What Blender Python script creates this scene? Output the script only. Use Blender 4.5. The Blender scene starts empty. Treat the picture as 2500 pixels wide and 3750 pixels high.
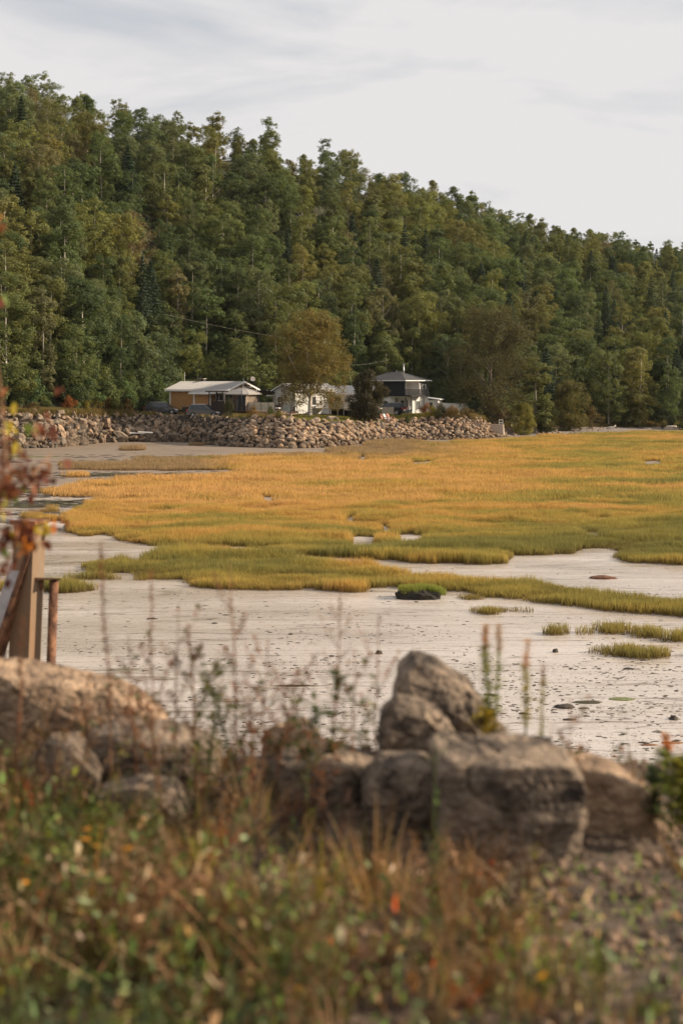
import bpy, bmesh, math, random
import numpy as np
from mathutils import Vector, Matrix, noise, Euler
R = math.radians
rnd = random.Random(7)
S = bpy.context.scene
COL = S.collection
F = 5208.0; H = 7.6; HY = 1400.0           # focal length in photo pixels, eye height over the mud, horizon row

# ------------------------------------------------------------------ camera, sky, sun, exposure
cd = bpy.data.cameras.new('camera'); cam = bpy.data.objects.new('camera', cd); COL.objects.link(cam)
cam.location = (0, 0, H); cam.rotation_euler = (R(90), 0, 0)
cd.sensor_fit = 'VERTICAL'; cd.sensor_height = 36; cd.sensor_width = 24; cd.lens = 50
cd.shift_y = -(1875 - HY) / 3750.0
cd.clip_start = 0.1; cd.clip_end = 6000
cd.dof.use_dof = True; cd.dof.focus_distance = 125; cd.dof.aperture_fstop = 2.2
S.camera = cam
SUN_EL, SUN_AZ = R(26), R(86)               # azimuth clockwise from +Y (view direction): from the right
w = bpy.data.worlds.new('World'); S.world = w; w.use_nodes = True
nt = w.node_tree; N = nt.nodes; L = nt.links
bg = N['Background']
sky = N.new('ShaderNodeTexSky'); sky.sky_type = 'NISHITA'; sky.sun_disc = False
sky.sun_elevation = SUN_EL; sky.sun_rotation = SUN_AZ; sky.air_density = 1.0; sky.dust_density = 2.0
sk = N.new('ShaderNodeMix'); sk.data_type = 'RGBA'; sk.blend_type = 'MULTIPLY'; sk.inputs[0].default_value = 1
sk.inputs[7].default_value = (0.078, 0.078, 0.078, 1); L.new(sky.outputs[0], sk.inputs[6])
tc = N.new('ShaderNodeTexCoord'); mp = N.new('ShaderNodeMapping'); mp.inputs['Scale'].default_value = (1.6, 1.6, 6.5)
mp.inputs['Location'].default_value = (3.1, 0.6, 0.35)
L.new(tc.outputs['Generated'], mp.inputs[0])
cn = N.new('ShaderNodeTexNoise'); cn.inputs['Scale'].default_value = 1.9; cn.inputs['Detail'].default_value = 7
cn.inputs['Roughness'].default_value = 0.55; cn.inputs['Distortion'].default_value = 0.5
L.new(mp.outputs[0], cn.inputs['Vector'])
rp = N.new('ShaderNodeValToRGB'); rp.color_ramp.elements[0].position = 0.36; rp.color_ramp.elements[0].color = (0.62,0.62,0.62,1)
rp.color_ramp.elements[1].position = 0.52; rp.color_ramp.elements[1].color = (1,1,1,1)
L.new(cn.outputs[0], rp.inputs[0])
mx = N.new('ShaderNodeMix'); mx.data_type = 'RGBA'; mx.inputs[7].default_value = (0.558, 0.545, 0.545, 1)
L.new(rp.outputs[0], mx.inputs[0]); L.new(sk.outputs[2], mx.inputs[6]); L.new(mx.outputs[2], bg.inputs[0])
bg.inputs[1].default_value = 1.0
sd = bpy.data.lights.new('sun', 'SUN'); sun = bpy.data.objects.new('sun', sd); COL.objects.link(sun)
sd.energy = 5.0; sd.angle = R(0.8); sd.color = (1.0, 0.84, 0.64)
to_sun = Vector((math.sin(SUN_AZ) * math.cos(SUN_EL), math.cos(SUN_AZ) * math.cos(SUN_EL), math.sin(SUN_EL)))
sun.rotation_euler = to_sun.to_track_quat('Z', 'Y').to_euler()
S.view_settings.view_transform = 'Standard'; S.view_settings.look = 'None'
S.view_settings.exposure = 0.52; S.view_settings.gamma = 1; S.view_settings.use_curve_mapping = False
S.cycles.max_bounces = 5; S.cycles.diffuse_bounces = 3; S.cycles.transmission_bounces = 3; S.cycles.transparent_max_bounces = 8

# ------------------------------------------------------------------ helpers
def X(px, Y): return (px - 1250.0) / F * Y
def Zp(py, Y): return H - (py - HY) / F * Y
def P(px, py, Y): return Vector((X(px, Y), Y, Zp(py, Y)))
def PX(x, Y): return 1250 + x * F / Y
def ip(x, xs, ys): return float(np.interp(x, xs, ys))
def tag(o, label=None, cat=None, group=None, kind=None):
    if label: o['label'] = label
    if cat: o['category'] = cat
    if group: o['group'] = group
    if kind: o['kind'] = kind
    return o
def empty(name, loc=(0,0,0), rz=0, **k):
    o = bpy.data.objects.new(name, None); COL.objects.link(o); o.location = loc; o.rotation_euler = (0, 0, rz)
    o.empty_display_size = 0.3
    return tag(o, **k)
def mesh(name, v, f, mat=None, smooth=False):
    m = bpy.data.meshes.new(name); m.from_pydata([tuple(p) for p in v], [], f); m.update()
    if mat: m.materials.append(mat)
    if smooth: m.shade_smooth()
    return m
def link(name, m, parent=None, loc=(0,0,0), rot=(0,0,0), scale=(1,1,1), **k):
    o = bpy.data.objects.new(name, m); COL.objects.link(o); o.location = loc; o.rotation_euler = rot; o.scale = scale
    if parent: o.parent = parent
    return tag(o, **k)
def quadmesh(name, V, mat, n=4):
    """V: (k*n,3) array, consecutive n verts make one face"""
    k = len(V) // n
    m = bpy.data.meshes.new(name); m.vertices.add(len(V)); m.vertices.foreach_set('co', np.asarray(V, np.float32).ravel())
    m.loops.add(k * n); m.loops.foreach_set('vertex_index', np.arange(k * n, dtype=np.int32))
    m.polygons.add(k); m.polygons.foreach_set('loop_start', np.arange(0, k * n, n, dtype=np.int32))
    m.polygons.foreach_set('loop_total', np.full(k, n, np.int32))
    m.update(calc_edges=True)
    if mat: m.materials.append(mat)
    return m
class MB:
    def __init__(s): s.v = []; s.f = []
    def add(s, v, f):
        b = len(s.v); s.v += [Vector(p) for p in v]; s.f += [[i + b for i in q] for q in f]; return s
    def box(s, x0, x1, y0, y1, z0, z1):
        return s.add([(x0,y0,z0),(x1,y0,z0),(x1,y1,z0),(x0,y1,z0),(x0,y0,z1),(x1,y0,z1),(x1,y1,z1),(x0,y1,z1)],
                     [[0,3,2,1],[4,5,6,7],[0,1,5,4],[1,2,6,5],[2,3,7,6],[3,0,4,7]])
    def hexa(s, p): return s.add(p, [[0,3,2,1],[4,5,6,7],[0,1,5,4],[1,2,6,5],[2,3,7,6],[3,0,4,7]])
    def poly(s, pts, off):                    # polygon extruded by vector off
        n = len(pts); off = Vector(off)
        v = [Vector(p) for p in pts] + [Vector(p) + off for p in pts]
        return s.add(v, [list(range(n))[::-1], list(range(n, 2*n))] + [[i, (i+1) % n, (i+1) % n + n, i + n] for i in range(n)])
    def tube(s, pts, rs, n=8, cap=True):
        pts = [Vector(p) for p in pts]
        if not isinstance(rs, (list, tuple)): rs = [rs] * len(pts)
        v = []; f = []
        for i, p in enumerate(pts):
            d = (pts[min(i+1, len(pts)-1)] - pts[max(i-1, 0)]).normalized()
            a = d.cross(Vector((0,0,1)) if abs(d.z) < .9 else Vector((1,0,0))).normalized(); b = d.cross(a)
            for k in range(n):
                t = 2*math.pi*k/n; v.append(p + (a*math.cos(t) + b*math.sin(t)) * rs[i])
        for i in range(len(pts)-1):
            for k in range(n):
                f.append([i*n+k, i*n+(k+1)%n, (i+1)*n+(k+1)%n, (i+1)*n+k])
        if cap: f.append(list(range(n))); f.append(list(range((len(pts)-1)*n, len(pts)*n))[::-1])
        return s.add(v, f)
    def bar(s, a, b, w, h):
        a = Vector(a); b = Vector(b); d = (b-a).normalized()
        u = d.cross(Vector((0,0,1)) if abs(d.z) < .95 else Vector((0,1,0))).normalized() * w/2; t = d.cross(u).normalized() * h/2
        return s.hexa([a-u-t, a+u-t, a+u+t, a-u+t, b-u-t, b+u-t, b+u+t, b-u+t])
    def lathe(s, prof, n=12, c=(0,0,0)):
        c = Vector(c); v = []; f = []
        for r, z in prof:
            for k in range(n):
                t = 2*math.pi*k/n; v.append(c + Vector((r*math.cos(t), r*math.sin(t), z)))
        for i in range(len(prof)-1):
            for k in range(n): f.append([i*n+k, i*n+(k+1)%n, (i+1)*n+(k+1)%n, (i+1)*n+k])
        f.append(list(range(n))[::-1]); f.append(list(range((len(prof)-1)*n, len(prof)*n)))
        return s.add(v, f)
    def build(s, name, mat, parent=None, loc=(0,0,0), rot=(0,0,0), smooth=False, bevel=0, **k):
        m = mesh(name, s.v, s.f, mat, smooth)
        bm = bmesh.new(); bm.from_mesh(m)
        if bevel: bmesh.ops.bevel(bm, geom=bm.edges[:], offset=bevel, segments=2, affect='EDGES', profile=.6)
        bmesh.ops.recalc_face_normals(bm, faces=bm.faces); bm.to_mesh(m); bm.free()
        if smooth: m.shade_smooth()
        return link(name, m, parent, loc, rot, **k)

# ------------------------------------------------------------------ materials
def mat(name, col, rough=.8, var=0.12, scale=6, bump=0.0, bscale=30, metal=0, spec=.4, col2=None, detail=5, stretch=None, coat=0):
    m = bpy.data.materials.new(name); m.use_nodes = True; t = m.node_tree; n = t.nodes; l = t.links; b = n['Principled BSDF']
    b.inputs['Roughness'].default_value = rough; b.inputs['Metallic'].default_value = metal
    b.inputs['Specular IOR Level'].default_value = spec; b.inputs['Coat Weight'].default_value = coat
    g = n.new('ShaderNodeTexCoord'); mp = n.new('ShaderNodeMapping'); l.new(g.outputs['Object'], mp.inputs[0])
    if stretch: mp.inputs['Scale'].default_value = stretch
    no = n.new('ShaderNodeTexNoise'); no.inputs['Scale'].default_value = scale; no.inputs['Detail'].default_value = detail
    l.new(mp.outputs[0], no.inputs['Vector'])
    cr = n.new('ShaderNodeValToRGB'); c = np.array(col); c2 = np.array(col2) if col2 else c * (1 + var)
    c1 = c * (1 - var)
    cr.color_ramp.elements[0].position = .35; cr.color_ramp.elements[0].color = (*c1, 1)
    cr.color_ramp.elements[1].position = .65; cr.color_ramp.elements[1].color = (*c2, 1)
    l.new(no.outputs[0], cr.inputs[0]); l.new(cr.outputs[0], b.inputs['Base Color'])
    if bump:
        n2 = n.new('ShaderNodeTexNoise'); n2.inputs['Scale'].default_value = bscale; n2.inputs['Detail'].default_value = 6
        l.new(mp.outputs[0], n2.inputs['Vector'])
        bp = n.new('ShaderNodeBump'); bp.inputs['Strength'].default_value = bump; bp.inputs['Distance'].default_value = .05
        l.new(n2.outputs[0], bp.inputs['Height']); l.new(bp.outputs[0], b.inputs['Normal'])
    return m
def boards(name, col, pitch, axis='z', rough=.7, depth=.35, var=.08):
    """siding / boards: thin joints every pitch along the object axis"""
    m = mat(name, col, rough, var, 3, 0)
    t = m.node_tree; n = t.nodes; l = t.links; b = n['Principled BSDF']
    g = n.new('ShaderNodeTexCoord'); sp = n.new('ShaderNodeSeparateXYZ'); l.new(g.outputs['Object'], sp.inputs[0])
    a = n.new('ShaderNodeMath'); a.operation = 'DIVIDE'; l.new(sp.outputs['XYZ'.index(axis.upper())], a.inputs[0]); a.inputs[1].default_value = pitch
    fr = n.new('ShaderNodeMath'); fr.operation = 'FRACT'; l.new(a.outputs[0], fr.inputs[0])
    bp = n.new('ShaderNodeBump'); bp.inputs['Strength'].default_value = depth; bp.inputs['Distance'].default_value = pitch * .4
    l.new(fr.outputs[0], bp.inputs['Height']); l.new(bp.outputs[0], b.inputs['Normal'])
    return m
def tint_nodes(t):
    a = t.nodes.new('ShaderNodeAttribute'); a.attribute_type = 'INSTANCER'; a.attribute_name = 'tint'; return a.outputs['Color']
def leafmat(name, trans=.35, var=.35, nscale=.9, hue2=(1.28, 1.0, .72), rough=.6, fixed=None):
    m = bpy.data.materials.new(name); m.use_nodes = True; t = m.node_tree; n = t.nodes; l = t.links; n.clear()
    out = n.new('ShaderNodeOutputMaterial')
    if fixed: rg = n.new('ShaderNodeRGB'); rg.outputs[0].default_value = (*fixed, 1); tint = rg.outputs[0]
    else: tint = tint_nodes(t)
    ge = n.new('ShaderNodeNewGeometry')
    no = n.new('ShaderNodeTexNoise'); no.inputs['Scale'].default_value = nscale; no.inputs['Detail'].default_value = 3
    l.new(ge.outputs['Position'], no.inputs['Vector'])
    mr = n.new('ShaderNodeMapRange'); mr.inputs[1].default_value = .48; mr.inputs[2].default_value = .75; l.new(no.outputs[0], mr.inputs[0])
    m1 = n.new('ShaderNodeMix'); m1.data_type = 'RGBA'; m1.blend_type = 'MULTIPLY'; l.new(mr.outputs[0], m1.inputs[0]); l.new(tint, m1.inputs[6]); m1.inputs[7].default_value = (*hue2, 1)
    # leaf to leaf variation
    mr2 = n.new('ShaderNodeMapRange'); mr2.inputs[3].default_value = 1 - var; mr2.inputs[4].default_value = 1 + var; l.new(ge.outputs['Random Per Island'], mr2.inputs[0])
    m2 = n.new('ShaderNodeMix'); m2.data_type = 'RGBA'; m2.blend_type = 'MULTIPLY'; m2.inputs[0].default_value = 1; l.new(m1.outputs[2], m2.inputs[6]); l.new(mr2.outputs[0], m2.inputs[7])
    d = n.new('ShaderNodeBsdfPrincipled'); d.inputs['Roughness'].default_value = rough; d.inputs['Specular IOR Level'].default_value = .12
    l.new(m2.outputs[2], d.inputs['Base Color'])
    tr = n.new('ShaderNodeBsdfTranslucent'); 
    m3 = n.new('ShaderNodeMix'); m3.data_type = 'RGBA'; m3.blend_type = 'MULTIPLY'; m3.inputs[0].default_value = 1; l.new(m2.outputs[2], m3.inputs[6]); m3.inputs[7].default_value = (1.3, 1.2, .6, 1)
    l.new(m3.outputs[2], tr.inputs[0])
    ms = n.new('ShaderNodeMixShader'); ms.inputs[0].default_value = trans; l.new(d.outputs[0], ms.inputs[1]); l.new(tr.outputs[0], ms.inputs[2])
    l.new(ms.outputs[0], out.inputs[0])
    return m
def rockmat(name, lo, hi, tinted=True, strata=1.4, bump=.6, scale=1.6, rough=.85):
    m = bpy.data.materials.new(name); m.use_nodes = True; t = m.node_tree; n = t.nodes; l = t.links; b = n['Principled BSDF']
    b.inputs['Roughness'].default_value = rough; b.inputs['Specular IOR Level'].default_value = .25
    g = n.new('ShaderNodeTexCoord'); mp = n.new('ShaderNodeMapping'); mp.inputs['Scale'].default_value = (1, 1, strata); mp.inputs['Rotation'].default_value = (.4, .3, 0)
    l.new(g.outputs['Object'], mp.inputs[0])
    no = n.new('ShaderNodeTexNoise'); no.inputs['Scale'].default_value = scale; no.inputs['Detail'].default_value = 8; no.inputs['Roughness'].default_value = .65
    l.new(mp.outputs[0], no.inputs['Vector'])
    cr = n.new('ShaderNodeValToRGB'); cr.color_ramp.elements[0].position = .36; cr.color_ramp.elements[0].color = (*lo, 1)
    cr.color_ramp.elements[1].position = .62; cr.color_ramp.elements[1].color = (*hi, 1); l.new(no.outputs[0], cr.inputs[0])
    last = cr.outputs[0]
    if tinted:
        m1 = n.new('ShaderNodeMix'); m1.data_type = 'RGBA'; m1.blend_type = 'MULTIPLY'; m1.inputs[0].default_value = 1
        l.new(last, m1.inputs[6]); l.new(tint_nodes(t), m1.inputs[7]); last = m1.outputs[2]
    l.new(last, b.inputs['Base Color'])
    n2 = n.new('ShaderNodeTexNoise'); n2.inputs['Scale'].default_value = scale * 6; n2.inputs['Detail'].default_value = 8; l.new(mp.outputs[0], n2.inputs['Vector'])
    bp = n.new('ShaderNodeBump'); bp.inputs['Strength'].default_value = bump; bp.inputs['Distance'].default_value = .1
    l.new(n2.outputs[0], bp.inputs['Height']); l.new(bp.outputs[0], b.inputs['Normal'])
    return m

M = {}
M['leaf'] = leafmat('foliage', trans=.38, var=.16, nscale=.5, hue2=(1.16,1.0,.8))
M['needle'] = leafmat('needles', trans=.12, var=.3, hue2=(1.2, 1.1, .8))
M['birchbark'] = mat('birch_bark', (.50,.44,.37), .8, .25, 3, .2, 8, col2=(.62,.55,.46))
M['bark'] = mat('bark', (.10,.08,.06), .9, .3, 4, .3)
M['greybark'] = mat('grey_bark', (.26,.23,.19), .9, .25, 4, .3)
M['rock'] = rockmat('revetment_rock', (.105,.078,.056), (.38,.288,.205))
M['boulder'] = rockmat('boulder_rock', (.055,.042,.034), (.40,.30,.215), False, 1.4, 1, 5)
M['boulder_tan'] = rockmat('boulder_tan_rock', (.16,.105,.068), (.58,.40,.26), False, 1.2, 1, 4.5)
M['white'] = mat('white_paint', (.74,.72,.69), .6, .05)
M['siding'] = boards('white_siding', (.68,.665,.64), .2, 'z', depth=.5)
M['metalroof'] = mat('pale_metal_roof', (.36,.345,.33), .45, .08, 2, spec=.5)
M['shingle'] = mat('dark_shingle', (.062,.060,.062), .9, .25, 12, .5, 30)
M['shingle_black'] = mat('black_shingle', (.012,.014,.018), .9, .25, 12, .4, 30)
M['glass'] = mat('window_glass', (.03,.035,.04), .08, .2, 2, spec=.6)
M['darkwood'] = mat('dark_stained_wood', (.028,.018,.015), .75, .25, 5)
M['deckwood'] = mat('weathered_wood', (.30,.19,.125), .8, .2, 5)
M['greywood'] = mat('grey_beige_wood', (.36,.31,.245), .8, .15, 5)
M['canvas'] = mat('grey_canvas', (.30,.275,.25), .85, .06, 3)
M['net'] = mat('dark_mesh_net', (.02,.024,.028), .8, .2, 5)
M['rust'] = mat('rusty_steel', (.11,.045,.022), .8, .35, 9, .4, 30, col2=(.26,.12,.06))
M['black'] = mat('black_iron', (.015,.014,.014), .55, .2)
M['rubber'] = mat('tyre_rubber', (.02,.02,.02), .85, .1)
M['alloy'] = mat('alloy_wheel', (.55,.54,.52), .3, .05, metal=.7)
M['redlamp'] = mat('red_lamp', (.42,.02,.02), .25, .05)
M['lamp'] = mat('clear_lamp', (.75,.74,.70), .15, .05)
M['concrete'] = mat('concrete', (.42,.34,.27), .9, .12, 5, .3)

# ------------------------------------------------------------------ setting: tables along the photo's columns
TOE = ([-1500,0,205,290,379,500,679,812,879,1071,1200,1300,1400,1552,1730,1797,1840,2133,2500,4000],
       [158,163,166,172,180,182.4,181,170,167,164,166,174,184,188.5,188.5,196,199,204,214,245])
RUN = ([0,1750,1840,1900,2500],[4.3,4.3,9,20,24])
TOPY = ([-1500,0,223,500,700,857,1036,1125,1306,1418,1507,1574,1686,1760,1842,1900,2037,2500,4000],
        [1517,1514,1512,1519,1523,1532,1532,1541,1545,1543,1537,1530,1522,1532,1568,1566,1561,1561,1556])
BASE = ([-1500,0,300,500,620,700,1000,1100,1350,1500,1700,1850,2100,2500,4000],
        [166,171,178,193,203,209,212,214,224,232,224,216,232,240,270])
ZB = ([0,300,700,1500,1700,1850,2500],[4.2,3.9,3.5,3.1,2.4,1.3,1.3])
SKY = ([-800,0,110,151,247,290,414,606,701,760,845,980,1060,1100,1172,1275,1355,1482,1674,1833,2072,2327,2500,3400],
       [130,247,270,278,343,350,383,398,418,478,480,495,535,550,545,576,616,655,711,778,828,880,893,1010])
CREST = ([-800,0,1250,2500,4000],[225,248,300,395,460])
def toe(px): return ip(px, *TOE)
def top(px): return toe(px) + ip(px, *RUN)
def ztop(px): return Zp(ip(px, *TOPY), top(px))
def hill(px, Y):
    T = top(px); B = ip(px, *BASE); C = ip(px, *CREST); zt = ztop(px); zb = ip(px, *ZB)
    if Y < toe(px): return 0.0
    if Y < T: return zt * (Y - toe(px)) / (T - toe(px))
    B = max(B, T + 2)
    if Y < B:
        t = (Y - T) / (B - T); return zt + (zb - zt) * t
    zc = Zp(ip(px, *SKY), C) - ip(px, [0,900,1500],[6.6,5.6,6.2])
    t = (Y - B) / (C - B)
    if t <= 1: return zb + (zc - zb) * (t ** .93)
    return zc - (t - 1) * 6 - (t-1)**2*8
def ground(px, Y): return hill(px, Y)

# mud flat: one sheet to the horizon
def mudmat():
    m = bpy.data.materials.new('tidal_mud'); m.use_nodes = True; t = m.node_tree; n = t.nodes; l = t.links; b = n['Principled BSDF']
    ge = n.new('ShaderNodeNewGeometry')
    def nz(scale, sx=1, sy=1, detail=6, rough=.6, dist=0, rz=0):
        mp = n.new('ShaderNodeMapping'); mp.inputs['Scale'].default_value = (sx, sy, 1); mp.inputs['Rotation'].default_value = (0,0,rz)
        l.new(ge.outputs['Position'], mp.inputs[0])
        x = n.new('ShaderNodeTexNoise'); x.inputs['Scale'].default_value = scale; x.inputs['Detail'].default_value = detail; x.inputs['Roughness'].default_value = rough
        x.inputs['Distortion'].default_value = dist; l.new(mp.outputs[0], x.inputs['Vector']); return x.outputs[0]
    def ramp(i, p0, c0, p1, c1):
        r = n.new('ShaderNodeValToRGB'); r.color_ramp.elements[0].position = p0; r.color_ramp.elements[0].color = (*c0,1)
        r.color_ramp.elements[1].position = p1; r.color_ramp.elements[1].color = (*c1,1); l.new(i, r.inputs[0]); return r.outputs[0]
    def mul(a, c, f=1):
        x = n.new('ShaderNodeMix'); x.data_type='RGBA'; x.blend_type='MULTIPLY'; x.inputs[0].default_value=f; l.new(a, x.inputs[6]); l.new(c, x.inputs[7]); return x.outputs[2]
    base = ramp(nz(.12, .6, 1.6), .35, (.46,.395,.335), .65, (.58,.51,.455))
    sp = n.new('ShaderNodeSeparateXYZ'); l.new(ge.outputs['Position'], sp.inputs[0])
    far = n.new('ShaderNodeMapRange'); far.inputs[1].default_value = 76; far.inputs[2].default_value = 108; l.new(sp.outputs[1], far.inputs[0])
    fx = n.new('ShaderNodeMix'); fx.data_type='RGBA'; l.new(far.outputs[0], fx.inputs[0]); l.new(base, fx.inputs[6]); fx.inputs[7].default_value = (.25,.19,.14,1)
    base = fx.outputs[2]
    streak = ramp(nz(1.3, .16, 2.6, 8, .7, .4, .06), .34, (.60,.53,.46), .43, (1,1,1))
    fine = ramp(nz(7, .5, 1.6, 6, .75), .34, (.5,.45,.4), .46, (1,1,1))
    patch = ramp(nz(.35, .35, 1.5, 5, .7, .6), .30, (.45,.42,.32), .42, (1,1,1))
    ck = n.new('ShaderNodeMath'); ck.operation='SUBTRACT'; l.new(nz(1.0, .10, 1.1, 3, .5, .3, .08), ck.inputs[0]); ck.inputs[1].default_value=.5
    ca = n.new('ShaderNodeMath'); ca.operation='ABSOLUTE'; l.new(ck.outputs[0], ca.inputs[0]); crack = ramp(ca.outputs[0], .0022, (.30,.24,.18), .006, (1,1,1))
    speck = ramp(nz(22, .55, 1.3, 3, .6), .33, (.22,.17,.12), .375, (1,1,1))
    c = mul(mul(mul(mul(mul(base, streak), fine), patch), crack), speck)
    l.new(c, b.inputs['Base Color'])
    rr = n.new('ShaderNodeMapRange'); rr.inputs[1].default_value=.35; rr.inputs[2].default_value=.65; rr.inputs[3].default_value=.06; rr.inputs[4].default_value=.30
    l.new(nz(.25,.4,1.4), rr.inputs[0])
    rf = n.new('ShaderNodeMath'); rf.operation='MULTIPLY_ADD'; l.new(far.outputs[0], rf.inputs[0]); rf.inputs[1].default_value=.35; l.new(rr.outputs[0], rf.inputs[2])
    l.new(rf.outputs[0], b.inputs['Roughness'])
    b.inputs['Specular IOR Level'].default_value = .5
    ad = n.new('ShaderNodeMath'); ad.operation='ADD'; l.new(streak, ad.inputs[0]); 
    ml = n.new('ShaderNodeMath'); ml.operation='MULTIPLY'; l.new(nz(9,.7,1.3,7,.7), ml.inputs[0]); ml.inputs[1].default_value = .9; l.new(ml.outputs[0], ad.inputs[1])
    bp = n.new('ShaderNodeBump'); bp.inputs['Strength'].default_value=.30; bp.inputs['Distance'].default_value=.03; l.new(ad.outputs[0], bp.inputs['Height']); l.new(bp.outputs[0], b.inputs['Normal'])
    return m
M['mud'] = mudmat()
link('mud_flat', mesh('mud_flat', [(-3000,-300,0),(3000,-300,0),(3000,4000,0),(-3000,4000,0)], [[0,1,2,3]], M['mud']), kind='structure')

# hillside and bank terrain
M['hillsoil'] = mat('forest_floor', (.045,.045,.022), .95, .3, .5, .3, 3)
M['lawnsoil'] = mat('lawn_ground', (.13,.14,.045), .95, .25, .35, .4, 6, col2=(.20,.17,.07))
M['beach'] = mat('grey_beach_gravel', (.21,.175,.15), .9, .2, 1.2, .5, 8)
cols = list(range(-1500, 4001, 40)); vs = []; fs = []; ms = []
tt = [0, .5, 1]; 
for px in cols:
    a, b, c, d = toe(px), top(px), ip(px, *BASE), ip(px, *CREST); c = max(c, b + 2)
    ys = [a, (a+b)/2, b, b+.7*(c-b)*.5, b+(c-b)*.75, c] + [c+(d-c)*k/9 for k in range(1, 10)] + [d+12, d+40, d+120]
    for Y in ys:
        z = ground(px, Y) if Y > a else -.02
        n_ = noise.noise(Vector((X(px,Y)*.1, Y*.1, 0))) * (.0 if Y <= c else 1.2)
        vs.append((X(px, Y), Y, z + n_))
nr = len(ys)
for i in range(len(cols)-1):
    for j in range(nr-1):
        fs.append([i*nr+j, (i+1)*nr+j, (i+1)*nr+j+1, i*nr+j+1]); ms.append((2 if cols[i] > 1820 else 3) if j < 2 else 1 if j < 4 else 0)
tm = mesh('hillside', vs, fs, None, True)
M['crevice'] = mat('dark_crevice_soil', (.045,.035,.027), .95, .3, 2, .4, 8)
for k in ('hillsoil', 'lawnsoil', 'beach', 'crevice'): tm.materials.append(M[k])
tm.polygons.foreach_set('material_index', ms)
link('hillside', tm, kind='structure')

# near bank under the photographer
def fgz(x, Y):
    z = 6.02 - .03 * abs(x)
    if Y > 6.1: z -= (Y - 6.1) * .62 + .0
    if Y < 1: z += 0
    z += .05 * noise.noise(Vector((x*1.3, Y*1.3, 4.2))) + .02 * noise.noise(Vector((x*5, Y*5, 1)))
    return z
vs = []; fs = []
gx = [-30,-20,-12,-8,-5,-4] + [(-3.2 + .1*i) for i in range(65)] + [4,5,8,12,20,30]; gy = [-20,-8,-2,0] + [.6 + .12*i for i in range(70)] + [9.6, 11, 13, 16.5]
for x in gx:
    for y in gy: vs.append((x, y, fgz(x, y)))
for i in range(len(gx)-1):
    for j in range(len(gy)-1):
        fs.append([i*len(gy)+j, (i+1)*len(gy)+j, (i+1)*len(gy)+j+1, i*len(gy)+j+1])
M['soil'] = mat('stony_soil', (.06,.042,.03), .95, .35, 9, .8, 40, col2=(.19,.135,.095))
link('near_bank', mesh('near_bank', vs, fs, M['soil'], True), kind='structure')

# ------------------------------------------------------------------ scatter with geometry nodes (for stuff only)
def scatter(name, pts, rots, scls, sources, tints=None, parent=None, idx=None, **k):
    n = len(pts)
    m = bpy.data.meshes.new(name); m.vertices.add(n); m.vertices.foreach_set('co', np.asarray(pts, np.float32).ravel())
    def at(nm, ty, arr):
        a = m.attributes.new(nm, ty, 'POINT'); a.data.foreach_set('vector' if ty == 'FLOAT_VECTOR' else 'color' if ty == 'FLOAT_COLOR' else 'value', np.asarray(arr).ravel())
    at('rot', 'FLOAT_VECTOR', np.asarray(rots, np.float32)); 
    sc = np.asarray(scls, np.float32); sc = np.repeat(sc[:, None], 3, 1) if sc.ndim == 1 else sc
    at('scl', 'FLOAT_VECTOR', sc)
    at('idx', 'INT', (np.random.RandomState(3).randint(0, len(sources), n) if idx is None else np.asarray(idx)).astype(np.int32))
    if tints is None: tints = np.ones((n, 3))
    at('tint', 'FLOAT_COLOR', np.concatenate([np.asarray(tints, np.float32), np.ones((n, 1), np.float32)], 1))
    m.update()
    o = link(name, m, parent, **k)
    g = bpy.data.node_groups.new(name, 'GeometryNodeTree'); g.interface.new_socket('Geometry', in_out='INPUT', socket_type='NodeSocketGeometry'); g.interface.new_socket('Geometry', in_out='OUTPUT', socket_type='NodeSocketGeometry')
    gi = g.nodes.new('NodeGroupInput'); go = g.nodes.new('NodeGroupOutput')
    j = g.nodes.new('GeometryNodeJoinGeometry')
    for s in reversed(sources):
        oi = g.nodes.new('GeometryNodeObjectInfo'); oi.inputs[0].default_value = s; oi.inputs['As Instance'].default_value = True
        g.links.new(oi.outputs['Geometry'], j.inputs[0])
    ii = g.nodes.new('GeometryNodeInstanceOnPoints'); g.links.new(gi.outputs[0], ii.inputs['Points']); g.links.new(j.outputs[0], ii.inputs['Instance'])
    ii.inputs['Pick Instance'].default_value = True
    def na(nm, ty):
        a = g.nodes.new('GeometryNodeInputNamedAttribute'); a.data_type = ty; a.inputs[0].default_value = nm; return a.outputs[0]
    g.links.new(na('idx', 'INT'), ii.inputs['Instance Index']); g.links.new(na('rot', 'FLOAT_VECTOR'), ii.inputs['Rotation']); g.links.new(na('scl', 'FLOAT_VECTOR'), ii.inputs['Scale'])
    g.links.new(ii.outputs[0], go.inputs[0])
    md = o.modifiers.new('scatter', 'NODES'); md.node_group = g
    return o

# ------------------------------------------------------------------ rocks
def icos(sub):
    bm = bmesh.new(); bmesh.ops.create_icosphere(bm, subdivisions=sub, radius=1); v = [x.co.copy() for x in bm.verts]; f = [[q.index for q in p.verts] for p in bm.faces]; bm.free(); return v, f
ICO = {k: icos(k) for k in (1, 2, 3, 4)}
def rock_round(seed, sub=2):
    v, f = ICO[sub]; o = Vector((seed*3.1, seed*1.7, 0)); r = random.Random(seed)
    s = Vector((r.uniform(.85,1.25), r.uniform(.7,1), r.uniform(.55,.8))); out = []
    cuts = [(Vector((r.gauss(0,1), r.gauss(0,1), r.gauss(0,1))).normalized(), r.uniform(.58,.85)) for _ in range(7)]
    for p in v:
        q = p * (1 + .16 * noise.noise(p * 1.3 + o))
        for nn, dd in cuts:
            e = q.dot(nn) - dd
            if e > 0: q = q - nn * e * .85
        out.append(Vector((q.x*s.x, q.y*s.y, q.z*s.z)))
    return mesh('stone', out, f, M['rock'], True)
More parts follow.
